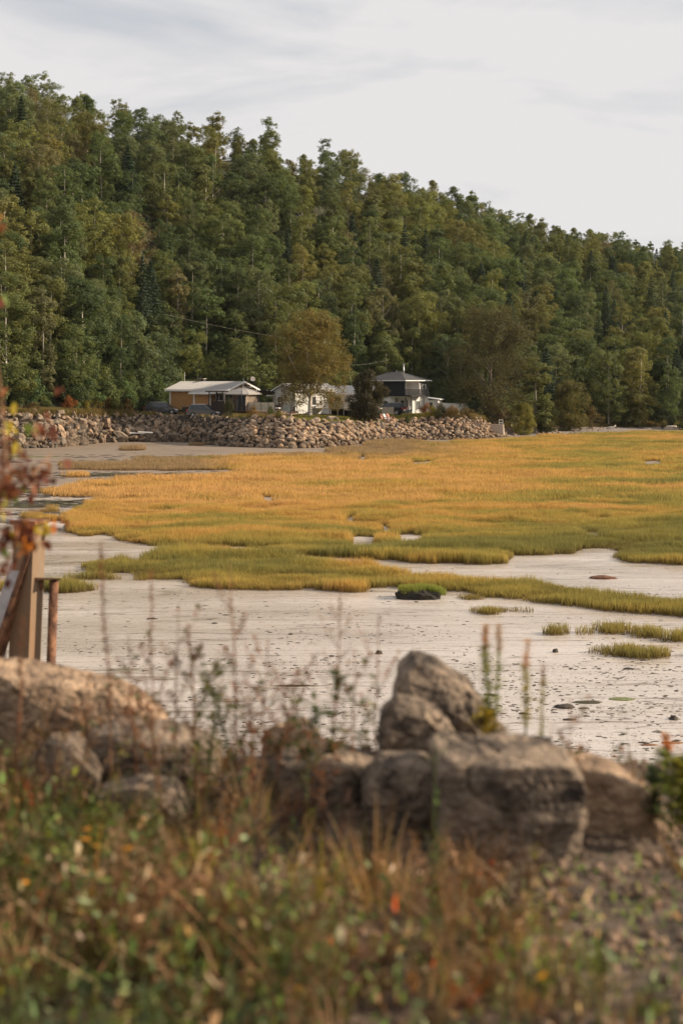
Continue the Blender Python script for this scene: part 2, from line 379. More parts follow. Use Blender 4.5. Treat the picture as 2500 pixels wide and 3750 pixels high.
def rock_ang(seed):
    r = random.Random(seed + 100); bm = bmesh.new(); s = (r.uniform(.9,1.4), r.uniform(.7,1), r.uniform(.5,.85))
    for _ in range(13):
        p = Vector((r.gauss(0,1), r.gauss(0,1), r.gauss(0,1))).normalized() * r.uniform(.85,1.1)
        bm.verts.new((p.x*s[0], p.y*s[1], p.z*s[2]))
    h = bmesh.ops.convex_hull(bm, input=bm.verts); 
    bmesh.ops.delete(bm, geom=[g for g in h['geom_interior'] if isinstance(g, bmesh.types.BMVert)], context='VERTS')
    bmesh.ops.bevel(bm, geom=bm.edges[:], offset=.07, segments=1, affect='EDGES', clamp_overlap=True)
    m = bpy.data.meshes.new('stone'); bm.to_mesh(m); bm.free(); m.materials.append(M['rock']); return m
RR = [rock_round(i) for i in range(9)]; RA = [rock_ang(i) for i in range(10)]

wall = empty('stone_revetment', P(900, 1639, 167) , label='long sloping bank of piled tan and brown armour stones below the houses', cat='sea wall')
inv = Vector(wall.location)
st = []
y0px, y1px = -420, 1850
px = y0px
while px < y1px:
    Yt = toe(px); ln = math.hypot(ip(px,*RUN), ztop(px))
    npc = 7 if px < 1750 else 5
    step = .66 * F / Yt
    k = 0
    u = -.06
    while u < 1.04:
        sz = rnd.choice([.25,.3,.36,.42,.5,.58,.7] + ([.85,1.0] if px < 700 and rnd.random() < .35 and u < .7 else [])) * (.80 if px > 700 else 1.0)
        if px > 470 and px < 900 and u > .68: sz *= .62
        if px > 1450: sz *= .86
        uu = u + rnd.uniform(-.05,.05); pp = px + rnd.uniform(-.55,.55) * step
        Y = Yt + uu * ip(pp, *RUN); z = max(0, ztop(pp) * uu)
        st.append((X(pp, Y), Y - .1, z + sz*.25 - min(.45*max(0, uu-.35), sz*.3), sz, pp, uu))
        u += 1.1 * sz / ln * rnd.uniform(.8, 1.2) * 1.02
    px += step * (.70 if px > 700 else .85)
# scattered single stones at the toe and the right hand beach
for _ in range(260):
    pp = rnd.uniform(1700, 2260); Y = toe(pp) + rnd.uniform(.1, .95) * ip(pp,*RUN); st.append((X(pp,Y), Y, ground(pp,Y)+.03, rnd.choice([.1,.14,.2,.3]) * (1 if pp<2050 else .6), pp, .5))
st.sort(key=lambda s: -s[3] / s[1] * (1 if -20 < s[4] < 2500 else .3))
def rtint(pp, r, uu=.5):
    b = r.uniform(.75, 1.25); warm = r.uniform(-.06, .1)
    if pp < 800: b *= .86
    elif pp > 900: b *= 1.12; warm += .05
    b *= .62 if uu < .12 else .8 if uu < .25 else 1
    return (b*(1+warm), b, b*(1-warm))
rest = []
for i, (x, y, z, sz, pp, uu) in enumerate(st):
    rot = (rnd.uniform(-.5,.5), rnd.uniform(-.5,.5), rnd.uniform(0,6.28)) if pp > 760 else (rnd.uniform(-1,1), rnd.uniform(-1,1), rnd.uniform(0,6.28))
    ang = rnd.random() < ip(pp, [600, 1000], [1, .4])
    if i < 299:
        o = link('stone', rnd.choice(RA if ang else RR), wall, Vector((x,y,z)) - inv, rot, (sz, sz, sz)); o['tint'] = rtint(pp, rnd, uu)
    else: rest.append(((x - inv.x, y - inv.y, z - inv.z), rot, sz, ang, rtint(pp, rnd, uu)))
stones = [o for o in wall.children]
srcA = []; srcR = []
for o in stones:
    if o.data in RA and o.data not in [s.data for s in srcA]: srcA.append(o)
    if o.data in RR and o.data not in [s.data for s in srcR]: srcR.append(o)
for flag, src in ((True, srcA), (False, srcR)):
    q = [r for r in rest if r[3] == flag]
    scatter('stone_fill', [r[0] for r in q], [r[1] for r in q], [r[2] for r in q], src, [r[4] for r in q], wall, kind='stuff')

# ------------------------------------------------------------------ trees
def leaf_quads(C, Nn, size, rs, asp=.7):
    """C centres (n,3), Nn normals (n,3) -> quads"""
    n = len(C); r = rs.normal(size=(n, 3)); a = np.cross(Nn, r); a /= np.linalg.norm(a, axis=1)[:, None] + 1e-9; b = np.cross(Nn, a)
    s = (size * rs.uniform(.6, 1.3, n))[:, None]; a = a * s; b = b * s * asp
    V = np.stack([C - a*.5, C + b*.45, C + a*.5, C - b*.45], 1)
    V[:, 1] += Nn * s * .12; V[:, 3] += Nn * s * .12
    return V.reshape(-1, 3)
def crown_broad(seed, h=12, w=6, base=.25, lobes=42, leaves=6500, size=.3, openness=0.0, taper=.55, mat_='leaf', lr=(.5, 1.05)):
    rs = np.random.RandomState(seed); L_ = []
    big = rs.uniform(0, 6.28, 3)
    for i in range(lobes):
        t = rs.uniform(0, 1) ** .9; z = h * (base + (.93 - base) * t)
        env = max(.03, 1 - ((t - .42) / .62) ** 2.6) ** .5 if t > .42 else 1 - .45 * ((.42 - t) / .42) ** 2
        az = rs.uniform(0, 6.28); env *= 1 + .20 * math.sin(az * 2 + big[0]) + .12 * math.sin(t * 8 + az + big[1])
        r = w / 2 * max(.12, env) * rs.uniform(.35, .84)
        L_.append((r * math.cos(az), r * math.sin(az), z, rs.uniform(*lr) * w / 6 * (.78 + .32 * env)))
    L_.append((0, 0, h * .93, .7)); L_ = np.array(L_)
    # sub-clumps on every lobe, leaves round the sub-clumps
    nsub = int(lobes * 13); ws = L_[:, 3] ** 2; ws /= ws.sum(); li = rs.choice(len(L_), nsub, p=ws)
    d = rs.normal(size=(nsub, 3)); d[:, 2] += .25; d /= np.linalg.norm(d, axis=1)[:, None]
    SC = L_[li, :3] + d * (L_[li, 3] * rs.uniform(.5, 1.06, nsub))[:, None] * np.array([1.05, 1.05, 1.0]); SR = rs.uniform(.20, .46, nsub) * (w / 6) ** .5 * rs.choice([.8, 1, 1.35], nsub)
    wq = SR ** 2; wq /= wq.sum(); idx = rs.choice(nsub, leaves, p=wq)
    e = rs.normal(size=(leaves, 3)); e[:, 2] += .3; e /= np.linalg.norm(e, axis=1)[:, None]
    Cc = SC[idx] + e * (SR[idx] * rs.uniform(.3, 1.2, leaves) ** .6)[:, None] * np.array([1.08, 1.08, .98])
    nn = e * .75 + d[idx] * .55 + rs.normal(size=(leaves, 3)) * .38; nn /= np.linalg.norm(nn, axis=1)[:, None]
    Cc[:, 2] = np.maximum(Cc[:, 2], .05)
    if openness > 0:
        keep = np.array([noise.noise(Vector(p) * .9 + Vector((seed, 0, 0))) > -.5 + openness for p in Cc]); Cc = Cc[keep]; nn = nn[keep]
    return quadmesh('crown', leaf_quads(Cc, nn, size, rs), M[mat_]), L_
def trunk_mesh(seed, h, L_, mt, r0=.16, lean=.0, nlimb=9):
    r = random.Random(seed); mb = MB(); pts = []; x = y = 0
    for i in range(7):
        t = i / 6; pts.append(Vector((x + lean * t * h, y, h * .93 * t - (.6 if i == 0 else 0)))); x += r.uniform(-.12,.12); y += r.uniform(-.12,.12)
    mb.tube(pts, [r0*(1-.85*i/6) + .01 for i in range(7)], 6)
    for l in r.sample(list(map(tuple, L_)), min(nlimb, len(L_))):
        e = Vector(l[:3]); t = max(.12, min(.85, (e.z - (e.x**2 + e.y**2) ** .5 * .9) / (h * .93))); i = t * 6; k = min(5, int(i)); s = pts[k].lerp(pts[k+1], i - k)
        m_ = s.lerp(e, .55) + Vector((0, 0, -.15)); mb.tube([s, m_, e], [r0*(1-.85*t)*.55, r0*.25, r0*.08], 5, False)
    return mesh('trunk', mb.v, mb.f, mt, True)
def crown_spruce(seed, h=12, w=3.6, leaves=9000, size=.30):
    rs = np.random.RandomState(seed); n = leaves; t = rs.uniform(0, 1, n) ** .62; t = 1 - t    # denser below
    nl = 26; lay = np.round(t * nl) / nl; az = rs.uniform(0, 6.28, n)
    azq = (np.round(az / 6.28 * 9 + lay * 17.3) - lay * 17.3) / 9 * 6.28 + rs.normal(size=n) * .16
    rr = w / 2 * (1 - lay) ** .85 * (1 + .22 * np.sin(lay * 91 + np.round(az*9/6.28) * 2.1)) + .12; q = rs.uniform(.12, 1, n) ** .6
    z = .6 + (h - .6) * lay - q * rr * .32 + rs.normal(size=n) * .07 + (q > .85) * .05
    C = np.stack([rr*q*np.cos(azq), rr*q*np.sin(azq), z], 1)
    nn = np.stack([np.cos(azq)*.5, np.sin(azq)*.5, np.ones(n)], 1) + rs.normal(size=(n, 3)) * .5; nn /= np.linalg.norm(nn, axis=1)[:, None]
    top_ = np.stack([rs.normal(size=60)*.05, rs.normal(size=60)*.05, h - rs.uniform(0, .8, 60)], 1); C = np.concatenate([C, top_]); nn = np.concatenate([nn, rs.normal(size=(60,3))]); nn /= np.linalg.norm(nn, axis=1)[:, None]
    return quadmesh('crown', leaf_quads(C, nn, size, rs, .45), M['needle'])
KIND = {}
def reg(k, name, h, w, crown, trunk, noun): KIND.setdefault(k, []).append(dict(name=name, h=h, w=w, crown=crown, trunk=trunk, noun=noun))
for i in range(5):
    h, w_ = 13, [5.2, 5.8, 6.4, 5.0, 6.0][i]; c, L_ = crown_broad(10+i, h, w_, .04, 34, 19000, .205, lr=(.8,1.6)); reg('birch', 'birch_tree', h, w_, c, trunk_mesh(i, h, L_, M['birchbark'], .13), 'birch')
for i in range(4):
    h, w_ = 11.5, [7.2, 6.6, 7.6, 7][i]; c, L_ = crown_broad(30+i, h, w_, .03, 36, 21000, .21, lr=(.8,1.55)); reg('round', 'broadleaf_tree', h, w_, c, trunk_mesh(20+i, h, L_, M['greybark'], .17), 'broadleaf tree')
for i in range(3):
    h, w_ = 14, [4.2, 3.8, 4.6][i]; c, L_ = crown_broad(50+i, h, w_, .08, 28, 14000, .19, lr=(.9,1.6)); reg('aspen', 'aspen_tree', h, w_, c, trunk_mesh(40+i, h, L_, M['greybark'], .12), 'aspen')
for i in range(2):
    h, w_ = 12, 5.6; c, L_ = crown_broad(60+i, h, w_, .2, 40, 6500, .19, .2); reg('thin', 'birch_tree', h, w_, c, trunk_mesh(60+i, h, L_, M['greybark'], .10, nlimb=24), 'thin-leaved birch')
for i in range(4):
    h, w_ = [13, 11, 14, 12][i], [4.0, 3.2, 3.6, 4.4][i]; c = crown_spruce(70+i, h, w_); mb = MB(); mb.tube([(0,0,-.6),(0,0,h*.96)], [.15,.02], 6); reg('spruce', 'spruce_tree', h, w_, c, mesh('trunk', mb.v, mb.f, M['bark'], True), 'spruce')
TINT = {'olive green': (0.137,0.159,0.063), 'mid green': (0.116,0.152,0.061), 'yellow-green': (0.173,0.189,0.067), 'golden green': (0.182,0.179,0.067), 'brown-tinged': (0.160,0.156,0.078),
        'dark green': (0.085,0.115,0.051), 'grey-green': (0.135,0.168,0.086), 'rust-tinged': (0.160,0.127,0.068), 'dark blue-green': (0.044,0.070,0.045)}
def place_tree(v, px, Y, h, wd, tint, label, group=None, cat='tree', z=None, name=None, base_drop=0):
    sx = wd / v['w']; sz = h / v['h']; gz = ground(px, Y) if z is None else z
    r = empty(name or v['name'], (X(px, Y), Y, gz - base_drop), rnd.uniform(0, 6.28), label=label, cat=cat, group=group)
    c = link('crown', v['crown'], r, scale=(sx, sx, sz)); c['tint'] = tint
    t = link('trunk', v['trunk'], r, scale=(sx, sx, sz))
    return r
def jit(c, a=.12): f = 1 + rnd.uniform(-a, a); g = 1 + rnd.uniform(-a*.6, a*.6); return (c[0]*f*g, c[1]*f, c[2]*f)

# forest positions by dart throwing on the slope
cand = []; occ = {}
rr_ = random.Random(11); tries = 0
while tries < 26000:
    tries += 1
    pxp = rr_.uniform(-420, 2950); t = rr_.uniform(0, 1.06)
    B = max(ip(pxp, *BASE), top(pxp) + 2) + .8; C = ip(pxp, *CREST); Y = B + (C - B) * t
    if rr_.random() > Y / 460.0 * (C - B) / 150 + .25: continue
    x = X(pxp, Y); s = 4.7 + .004 * (Y - 180)
    ky = (int(x // s), int(Y // s)); bad = False
    for a in (-1, 0, 1):
        for b in (-1, 0, 1):
            for q in occ.get((ky[0]+a, ky[1]+b), ()):
                if (q[0]-x)**2 + (q[1]-Y)**2 < s*s*.75: bad = True
    if bad: continue
    occ.setdefault(ky, []).append((x, Y)); cand.append((pxp, Y, t))
def choose(pxp, t, r):
    n_ = noise.noise(Vector((pxp/260, t*3.2, 3)))
    psp = .05 + (.27 if pxp > 1850 else .05 if pxp > 1300 else 0) + (.3 if pxp < 130 and .3 < t < .7 else 0)
    if r.random() < psp * (0 if t > .75 else 1): k = 'spruce'; tn = r.choice(['dark blue-green', 'dark green', 'dark blue-green'])
    else:
        k = r.choices(['birch','round','aspen','thin'], [4, 3, 2.6, .8 if t > .3 else 0])[0]
        if t > .85: tn = r.choice(['olive green', 'mid green', 'golden green', 'olive green', 'dark green', 'yellow-green'])
        elif n_ > .14: tn = r.choice(['olive green','yellow-green','golden green','olive green','olive green','yellow-green','brown-tinged'])
        elif n_ < -.15: tn = r.choice(['mid green','grey-green','mid green','dark green'])
        else: tn = r.choice(['olive green','mid green','grey-green','yellow-green','dark green'])
        if k == 'thin': tn = r.choice(['brown-tinged','grey-green','rust-tinged','olive green'])
    return k, tn
LM = [(-9999,90,'by the left edge'),(90,230,'above the red-leaved branch'),(230,380,'above the yellow roadside shrubs'),(380,500,'left of the dark wagon'),(500,620,'above the dark wagon'),
      (620,700,'above the orange brick wall'),(700,790,'above the grey car'),(790,870,'above the dark pergola'),(870,965,'above the gazebo'),(965,1070,'above the white cottage gable'),
      (1070,1200,'above the golden lawn birch'),(1200,1330,'above the small dark maple'),(1330,1430,'above the black mansard wall'),(1430,1560,'above the house chimney'),(1560,1700,'above the white yard fence'),
      (1700,1850,'above the great brown tree'),(1850,1990,'above the beach stones'),(1990,2130,'above the domed willow'),(2130,2280,'above the white driftwood'),(2280,2400,'above the right beach'),(2400,99999,'by the right edge')]
def where(pxp, t):
    lm = [c for a, b, c in LM if a <= pxp < b][0]
    row = ['at the slope foot', 'on the lower slope', 'just below mid-slope', 'at mid-slope', 'on the upper slope', 'near the crest', 'on the skyline'][min(6, int(t * 6.6))]
    return row, lm
rows = []
for pxp, Y, t in cand:
    k, tn = choose(pxp, t, rr_); v = rr_.choice(KIND[k])
    sc = rr_.uniform(.8, 1.12) * (1 - .12 * t)
    if pxp > 1850 : sc *= .9
    if t < .1 and 480 < pxp < 1700: sc *= .92
    if t > .85 : sc *= rr_.uniform(.5, .85)
    if k == 'spruce' and t > .9: sc *= 1.12
    rows.append([pxp, Y, t, k, tn, v, sc])
# hidden ones (out of frame) cannot be individuals; largest in view first
inview = [r for r in rows if -60 < r[0] < 2560 and r[2] < 1.0]
outv = [r for r in rows if not (-60 < r[0] < 2560 and r[2] < 1.0)]
inview.sort(key=lambda r: r[1] / r[6])
NT = 268
ind, rst = inview[:NT], inview[NT:] + outv
ind.sort(key=lambda r: r[0])
labs = []
for r in ind:
    row, lm = where(r[0], r[2]); labs.append('%s %s %s %s' % (r[4], r[5]['noun'], row, lm))
from collections import Counter
cnt = Counter(labs); seen = Counter()
ORD = ['leftmost', 'second', 'third', 'fourth', 'fifth', 'sixth']
for r, lb in zip(ind, labs):
    if cnt[lb] > 1:
        i = seen[lb]; seen[lb] += 1
        lb = ('left-hand ' if cnt[lb] == 2 else 'leftmost ') + lb if i == 0 else ('right-hand ' if cnt[lb] == 2 else 'rightmost ') + lb if i == cnt[lb]-1 else ORD[i] + '-from-left ' + lb
    v = r[5]; place_tree(v, r[0], r[1], v['h']*r[6], v['w']*r[6]*rnd.uniform(1.05,1.3), jit(TINT[r[4]]), lb, 'trees of the forested hillside')
# the rest of the wood as one mass per mesh family, all one object
allv = [v for k in KIND for v in KIND[k]]
srcs = {}
for o in list(COL.objects):
    if o.name.startswith('crown') and o.data.name not in srcs: srcs[o.data.name] = o
lst = [(srcs.get(v['crown'].name), v) for v in allv if v['crown'].name in srcs]
pts = []; rt = []; sl = []; ti = []; ix = []
for r in rst:
    m_ = [i for i, (s, v) in enumerate(lst) if v is r[5]]
    if not m_: continue
    pxp, Y = r[0], r[1]; pts.append((X(pxp, Y), Y, ground(pxp, Y) - .3)); rt.append((0, 0, rnd.uniform(0, 6.28))); sl.append((r[6]*1.18, r[6]*1.18, r[6])); ti.append(jit(TINT[r[4]])); ix.append(m_[0])
fo = scatter('distant_forest', pts, rt, sl, [s for s, v in lst], ti, idx=ix, label='the smaller far trees of the wooded hillside up to the skyline', cat='forest', kind='stuff')

# understorey along the foot of the slope: fills the dark gaps
cs, Ls = crown_broad(90, 3.2, 3.6, .0, 22, 2600, .2, lr=(.4,.9)); cs2, Ls2 = crown_broad(91, 2.6, 3.2, .0, 18, 2200, .18, lr=(.4,.9))
SH = dict(name='shrub', h=3.2, w=3.6, crown=cs, trunk=trunk_mesh(90, 2.6, Ls, M['bark'], .06), noun='shrub'); SH2 = dict(name='shrub', h=2.6, w=3.2, crown=cs2, trunk=trunk_mesh(91, 2.2, Ls2, M['bark'], .06), noun='shrub')

ug = []; ugt = []
for _ in range(1500):
    pxp = rnd.uniform(-420, 2950); B = max(ip(pxp, *BASE), top(pxp) + 2); Y = B + rnd.random()**1.3 * 26 + rnd.uniform(-.5, .5)
    ug.append((X(pxp,Y), Y, ground(pxp,Y) - .3)); ugt.append(jit(TINT[rnd.choice(['dark green','mid green','olive green','dark green'])], .2))
_s1 = link('undergrowth_shrub', cs, None, (X(20,175), 175, ground(20,175)), label='low dark green shrub at the far left foot of the wooded slope', cat='shrub'); _s1['tint'] = (.06,.08,.035)
_s2 = link('undergrowth_shrub', cs2, None, (X(555,203), 203, ground(555,203)), label='dark shrub just behind the dark wagon roof', cat='shrub'); _s2['tint'] = (.06,.08,.035)
scatter('undergrowth', ug, [(0,0,rnd.uniform(0,6)) for _ in ug], [rnd.uniform(.7,1.35) for _ in ug], [_s1, _s2], ugt, label='dark undergrowth filling the foot of the wooded slope', cat='undergrowth', kind='stuff')

# trees and shrubs set by hand: (variety, px, Y, height, width, tint, label, category)
c, L_ = crown_broad(201, 14, 9.6, .08, 110, 50000, .17, .08, lr=(.45,.85)); BIRCH = dict(name='birch_tree', h=14, w=9.6, crown=c, trunk=None, noun='')
mb = MB(); mb.tube([(0,0,-.3),(0,.0,1.6),(.1,0,3.2),(.05,0,5),(-.3,0,8),(-.5,0,12)], [.32,.25,.2,.15,.1,.03], 10)
mb.tube([(.1,0,2.6),(.9,.1,5.2),(1.5,0,8.4),(2.0,0,12.2)], [.17,.13,.08,.02], 8); mb.tube([(0,0,2.2),(-1,-.3,4.6),(-2.3,-.2,7.4),(-3.2,0,10)], [.13,.09,.05,.02], 8)
mb.tube([(.9,.1,5.2),(2.4,-.5,6.8),(3.4,-.6,8.6)], [.08,.05,.02], 6); mb.tube([(.4,0,2.9),(1.5,-.6,4.3),(3,-.8,5.4)], [.09,.06,.02], 6)
BIRCH['trunk'] = mesh('trunk', mb.v, mb.f, M['birchbark'], True)
def direct(v, px, Y, h, wd, tint, label, cat, z=None, name=None, rot=None):
    o = place_tree(v, px, Y, h, wd, tint, label, None, cat, z, name); 
    if rot is not None: o.rotation_euler = (0, 0, rot)
    return o
direct(BIRCH, 1135, 188, 14.2, 10.8, (.175,.145,.050), 'large golden-leaved birch with a white trunk on the lawn before the white cottage', 'tree', rot=0)
c, L_ = crown_broad(202, 6.2, 5.4, .0, 60, 22000, .2, 0, lr=(.5,.9)); MAP = dict(name='maple_tree', h=6.2, w=5.4, crown=c, trunk=trunk_mesh(202, 5.5, L_, M['bark'], .15), noun='')
direct(MAP, 1335, 182.5, 6.3, 5.5, (.055,.050,.030), 'small dark brownish maple between the two white houses', 'tree')
c, L_ = crown_broad(203, 16.5, 12.6, .0, 140, 46000, .2, .12, lr=(.45,.8)); BIG = dict(name='cottonwood_tree', h=16.5, w=12.6, crown=c, trunk=trunk_mesh(203, 15, L_, M['bark'], .32, nlimb=30), noun='')
direct(BIG, 1795, 203, 16.8, 14.2, (.088,.084,.042), 'great olive-brown leaved tree with dark limbs right of the white yard fence', 'tree')
DV = [
 ('round', 1530, 236, 15.5, 8.5, 'yellow-green', 'bright yellow-green tree directly behind the mansard house chimney'),
 ('round', 1405, 236, 14.5, 7, 'brown-tinged', 'brownish tree with leaning pale trunk behind the black mansard wall'),
 ('aspen', 1290, 230, 15.5, 5, 'olive green', 'tall olive tree standing behind the cottage metal roof'),
 ('aspen', 1955, 208, 11.5, 6.2, 'olive green', 'olive tree against the right side of the great brown tree'),
 ('round', 2105, 236, 12.5, 9.5, 'dark green', 'wide dull dark green tree rising behind the domed willow'),
 ('round', 2228, 228, 11.6, 6.4, 'olive green', 'leafy tree with two pale stems right of the domed willow'),
 ('birch', 2340, 230, 13, 6.4, 'golden green', 'golden-brown topped tree second from right edge of beach'),
 ('birch', 2448, 228, 10.2, 4.2, 'mid green', 'fresh green tree nearest the right edge above the beach'),
 ('round', 2560, 232, 12, 6, 'dark green', 'dark tree cut by the right edge of the picture'),
]
for k, px_, Y, h, wd, tn, lb in DV:
    direct(rnd.choice(KIND[k]), px_, Y, h, wd, jit(TINT[tn], .05), lb, 'tree')
c, L_ = crown_broad(204, 7.4, 5.8, -.02, 80, 30000, .15, 0, lr=(.5,.95)); WIL = dict(name='willow_shrub', h=7.4, w=5.8, crown=c, trunk=trunk_mesh(204, 6, L_, M['bark'], .12), noun='')
direct(WIL, 2085, 214, 7.5, 5.8, (.125,.118,.045), 'tall domed willow bush at the back of the beach', 'shrub')
direct(WIL, 1915, 203.5, 4.6, 3.7, (.21,.20,.055), 'bright yellow-green bush right of the concrete block', 'shrub', name='shrub')
direct(WIL, 1998, 208, 4.8, 3.4, (.060,.068,.024), 'dark green bush between the yellow-green bush and the domed willow', 'shrub', name='shrub')
direct(SH, 2165, 219, 3.2, 3.4, (.10,.08,.035), 'low olive-brown bush at the right foot of the domed willow', 'shrub')
direct(SH, 2425, 226, 3.0, 4.2, (.04,.05,.026), 'low dark spreading bush left of the beach log', 'shrub')
direct(SH2, 2510, 225, 3.0, 4.2, (.05,.06,.03), 'low grey-green bush at the right end of the beach', 'shrub')
direct(SH, 2290, 227, 2.2, 3.0, (.06,.07,.03), 'low green bush under the golden-topped tree', 'shrub')
direct(SH2, 1805, 201, 3.4, 3.6, (.11,.08,.045), 'brown leafy bush behind the concrete block', 'shrub')
direct(SH, 1735, 199, 3.0, 2.2, (.028,.04,.02), 'dark conical cedar bush at the right end of the white fence', 'shrub')
for px_, dy, h, wd, tc_, lb in [
 (250, 1.2, 1.7, 1.9, (.22,.085,.03), 'rusty orange weed bush left of the yellow roadside shrubs'),
 (300, 1.4, 2.2, 2.2, (.20,.165,.035), 'yellow-green roadside shrub above the rocks, leftmost of its row'),
 (345, 1.5, 2.0, 2.0, (.17,.14,.04), 'olive-yellow roadside shrub with a rounded top'),
 (390, 1.2, 1.9, 1.8, (.17,.095,.04), 'brown-gold roadside shrub in the middle of the row'),
 (430, 1.2, 1.6, 1.6, (.12,.12,.045), 'small green roadside shrub with red base leaves'),
 (470, 1.6, 1.8, 1.5, (.20,.12,.05), 'dry tan tall weed bush left of the dark wagon'),
 (120, 1.2, 1.1, 2.2, (.15,.11,.05), 'low dry brush on the bank at the far left'),
 (1563, 1.6, 1.7, 1.7, (.22,.09,.035), 'orange-red flowering bush at the mansard house corner'),
 (1580, .2, 1.3, 2.0, (.22,.20,.045), 'bright yellow-green low bush above the rocks by the parasol'),
 (1612, .1, 1.5, 2.2, (.06,.065,.03), 'dark leafy bush spilling over the rocks under the parasol'),
 (1655, .4, 1.2, 2.6, (.19,.13,.055), 'tan dry bush on the bank below the white fence'),
 (1700, .6, 1.0, 2.2, (.15,.11,.05), 'dry brush on the bank below the dark cedar'),
 (1754, .4, 1.3, 1.4, (.07,.07,.035), 'dark weed tuft on the bank crest left of the concrete block'),
 (1490, -1.0, 1.0, 1.1, (.055,.07,.03), 'small green bush growing among the revetment stones'),
 (838, .8, 2.0, 1.9, (.05,.055,.028), 'grey-green weed bush between the grey car and the deck'),
 (925, .6, 1.3, 1.2, (.22,.13,.035), 'yellowing weed clump under the deck'),
 (990, .8, 1.2, 1.2, (.08,.10,.03), 'green weed clump under the deck front'),
 (1020, .2, .9, .9, (.14,.13,.035), 'yellow-green weed clump beside the deck post')]:
    Y = top(px_) + dy; direct(rnd.choice([SH, SH2]), px_, Y, h, wd, tc_, lb, 'shrub')

# ------------------------------------------------------------------ brick house
TH = R(31)
def frame(name, px, Y, z, th=TH, **k): return empty(name, (X(px, Y), Y, z), -th, **k)
def brickmat():
    m = bpy.data.materials.new('orange_brick'); m.use_nodes = True; t = m.node_tree; n = t.nodes; l = t.links; b = n['Principled BSDF']
    g = n.new('ShaderNodeTexCoord'); sp = n.new('ShaderNodeSeparateXYZ'); l.new(g.outputs['Object'], sp.inputs[0])
    ad = n.new('ShaderNodeMath'); l.new(sp.outputs[0], ad.inputs[0]); l.new(sp.outputs[1], ad.inputs[1])
    cb = n.new('ShaderNodeCombineXYZ'); l.new(ad.outputs[0], cb.inputs[0]); l.new(sp.outputs[2], cb.inputs[1])
    br = n.new('ShaderNodeTexBrick'); l.new(cb.outputs[0], br.inputs[0]); br.inputs['Scale'].default_value = 1
    br.inputs['Brick Width'].default_value = .3; br.inputs['Row Height'].default_value = .12; br.inputs['Mortar Size'].default_value = .012
    br.inputs['Color1'].default_value = (.50,.27,.10,1); br.inputs['Color2'].default_value = (.40,.20,.075,1); br.inputs['Mortar'].default_value = (.26,.15,.07,1)
    l.new(br.outputs[0], b.inputs['Base Color']); b.inputs['Roughness'].default_value = .85
    bp = n.new('ShaderNodeBump'); bp.inputs['Strength'].default_value = .4; bp.inputs['Distance'].default_value = .02; bp.invert = True
    l.new(br.outputs['Fac'], bp.inputs['Height']); l.new(bp.outputs[0], b.inputs['Normal'])
    return m
M['brick'] = brickmat()
def window(parent, cx, cz, y, w_, h_, axis='x', mull=1, name='window'):
    """framed window; axis 'x' lies in the xz plane at y facing -y; axis 'y' lies in the yz plane at x=y facing +x (cx is then the y coordinate)"""
    fr = MB(); gl = MB(); t = .07
    def bx(mb, a0, a1, d0, d1, z0, z1):
        if axis == 'x': mb.box(a0, a1, y - d1, y - d0, z0, z1)
        else: mb.box(y + d0, y + d1, a0, a1, z0, z1)
    bx(fr, cx-w_/2-t, cx-w_/2, 0, .07, cz-h_/2-t, cz+h_/2+t); bx(fr, cx+w_/2, cx+w_/2+t, 0, .07, cz-h_/2-t, cz+h_/2+t)
    bx(fr, cx-w_/2, cx+w_/2, .002, .068, cz+h_/2, cz+h_/2+t); bx(fr, cx-w_/2, cx+w_/2, .002, .09, cz-h_/2-t, cz-h_/2)
    for i in range(1, mull+1):
        c_ = cx - w_/2 + w_*i/(mull+1); bx(fr, c_-.03, c_+.03, .002, .06, cz-h_/2, cz+h_/2)
    o = fr.build(name, M['white'], parent)
    for i in range(mull+1):
        g = MB(); bx(g, cx-w_/2+w_*i/(mull+1), cx-w_/2+w_*(i+1)/(mull+1), .005, .03, cz-h_/2, cz+h_/2); g.build('pane', M['glass'], o)
    return o
bh = frame('brick_house', 893, 190, 3.3, label='low orange brick house with pale ribbed metal roof behind the parked cars', cat='house')
def wallbox(parent, x0, x1, y0, y1, z0, z1, m, name='wall'): return MB().box(x0, x1, y0, y1, z0, z1).build(name, m, parent)
wallbox(bh, -9.9, -5.05, -3.2, -3.0, -.4, 3.32, M['brick']); wallbox(bh, -5.05, -2.4, -4.3, -4.1, -.4, 3.0, M['brick'])
wallbox(bh, -2.4, -.9, -3.2, -3.0, -.4, 3.2, M['brick'])
wallbox(bh, -9.9, -9.7, -2.99, 3.2, -.4, 3.3, M['brick']); wallbox(bh, -5.05, -4.85, -4.09, -3.01, -.4, 3.0, M['brick']); wallbox(bh, -2.6, -2.4, -4.09, -3.21, -.4, 3.0, M['brick'])
wallbox(bh, -9.69, -.9, 3.0, 3.2, -.4, 3.3, M['siding'])
g_ = MB(); g_.poly([(-1.1,-2.99,-.4),(-1.1,2.99,-.4),(-1.1,2.99,3.3),(-1.1,0,4.1),(-1.1,-2.99,3.3)], (.2,0,0)); g_.build('gable_wall', M['brick'], bh)
tr = MB()
for x, y, z in ((-9.95,-3.27,3.3),(-5.12,-4.37,3.0),(-2.5,-4.37,3.0)): tr.box(x, x+.2, y, y+.12, -.3, z)
tr.build('corner_board', M['white'], bh)
MB().box(-.2,-.06,-4.4,-4.26,-.2,3.0).build('porch_post', M['white'], bh); MB().box(-.2,-.06,-.07,.07,2.6,4.1).build('king_post', M['white'], bh)
sl_ = 1.1/3.6
roof = MB()
roof.poly([(-10.5,-3.6,3.32),(-10.5,0,4.42),(-10.5,3.6,3.32),(-10.5,3.6,3.2),(-10.5,0,4.3),(-10.5,-3.6,3.2)], (10.6,0,0))
rf = roof.build('roof', M['metalroof'], bh)
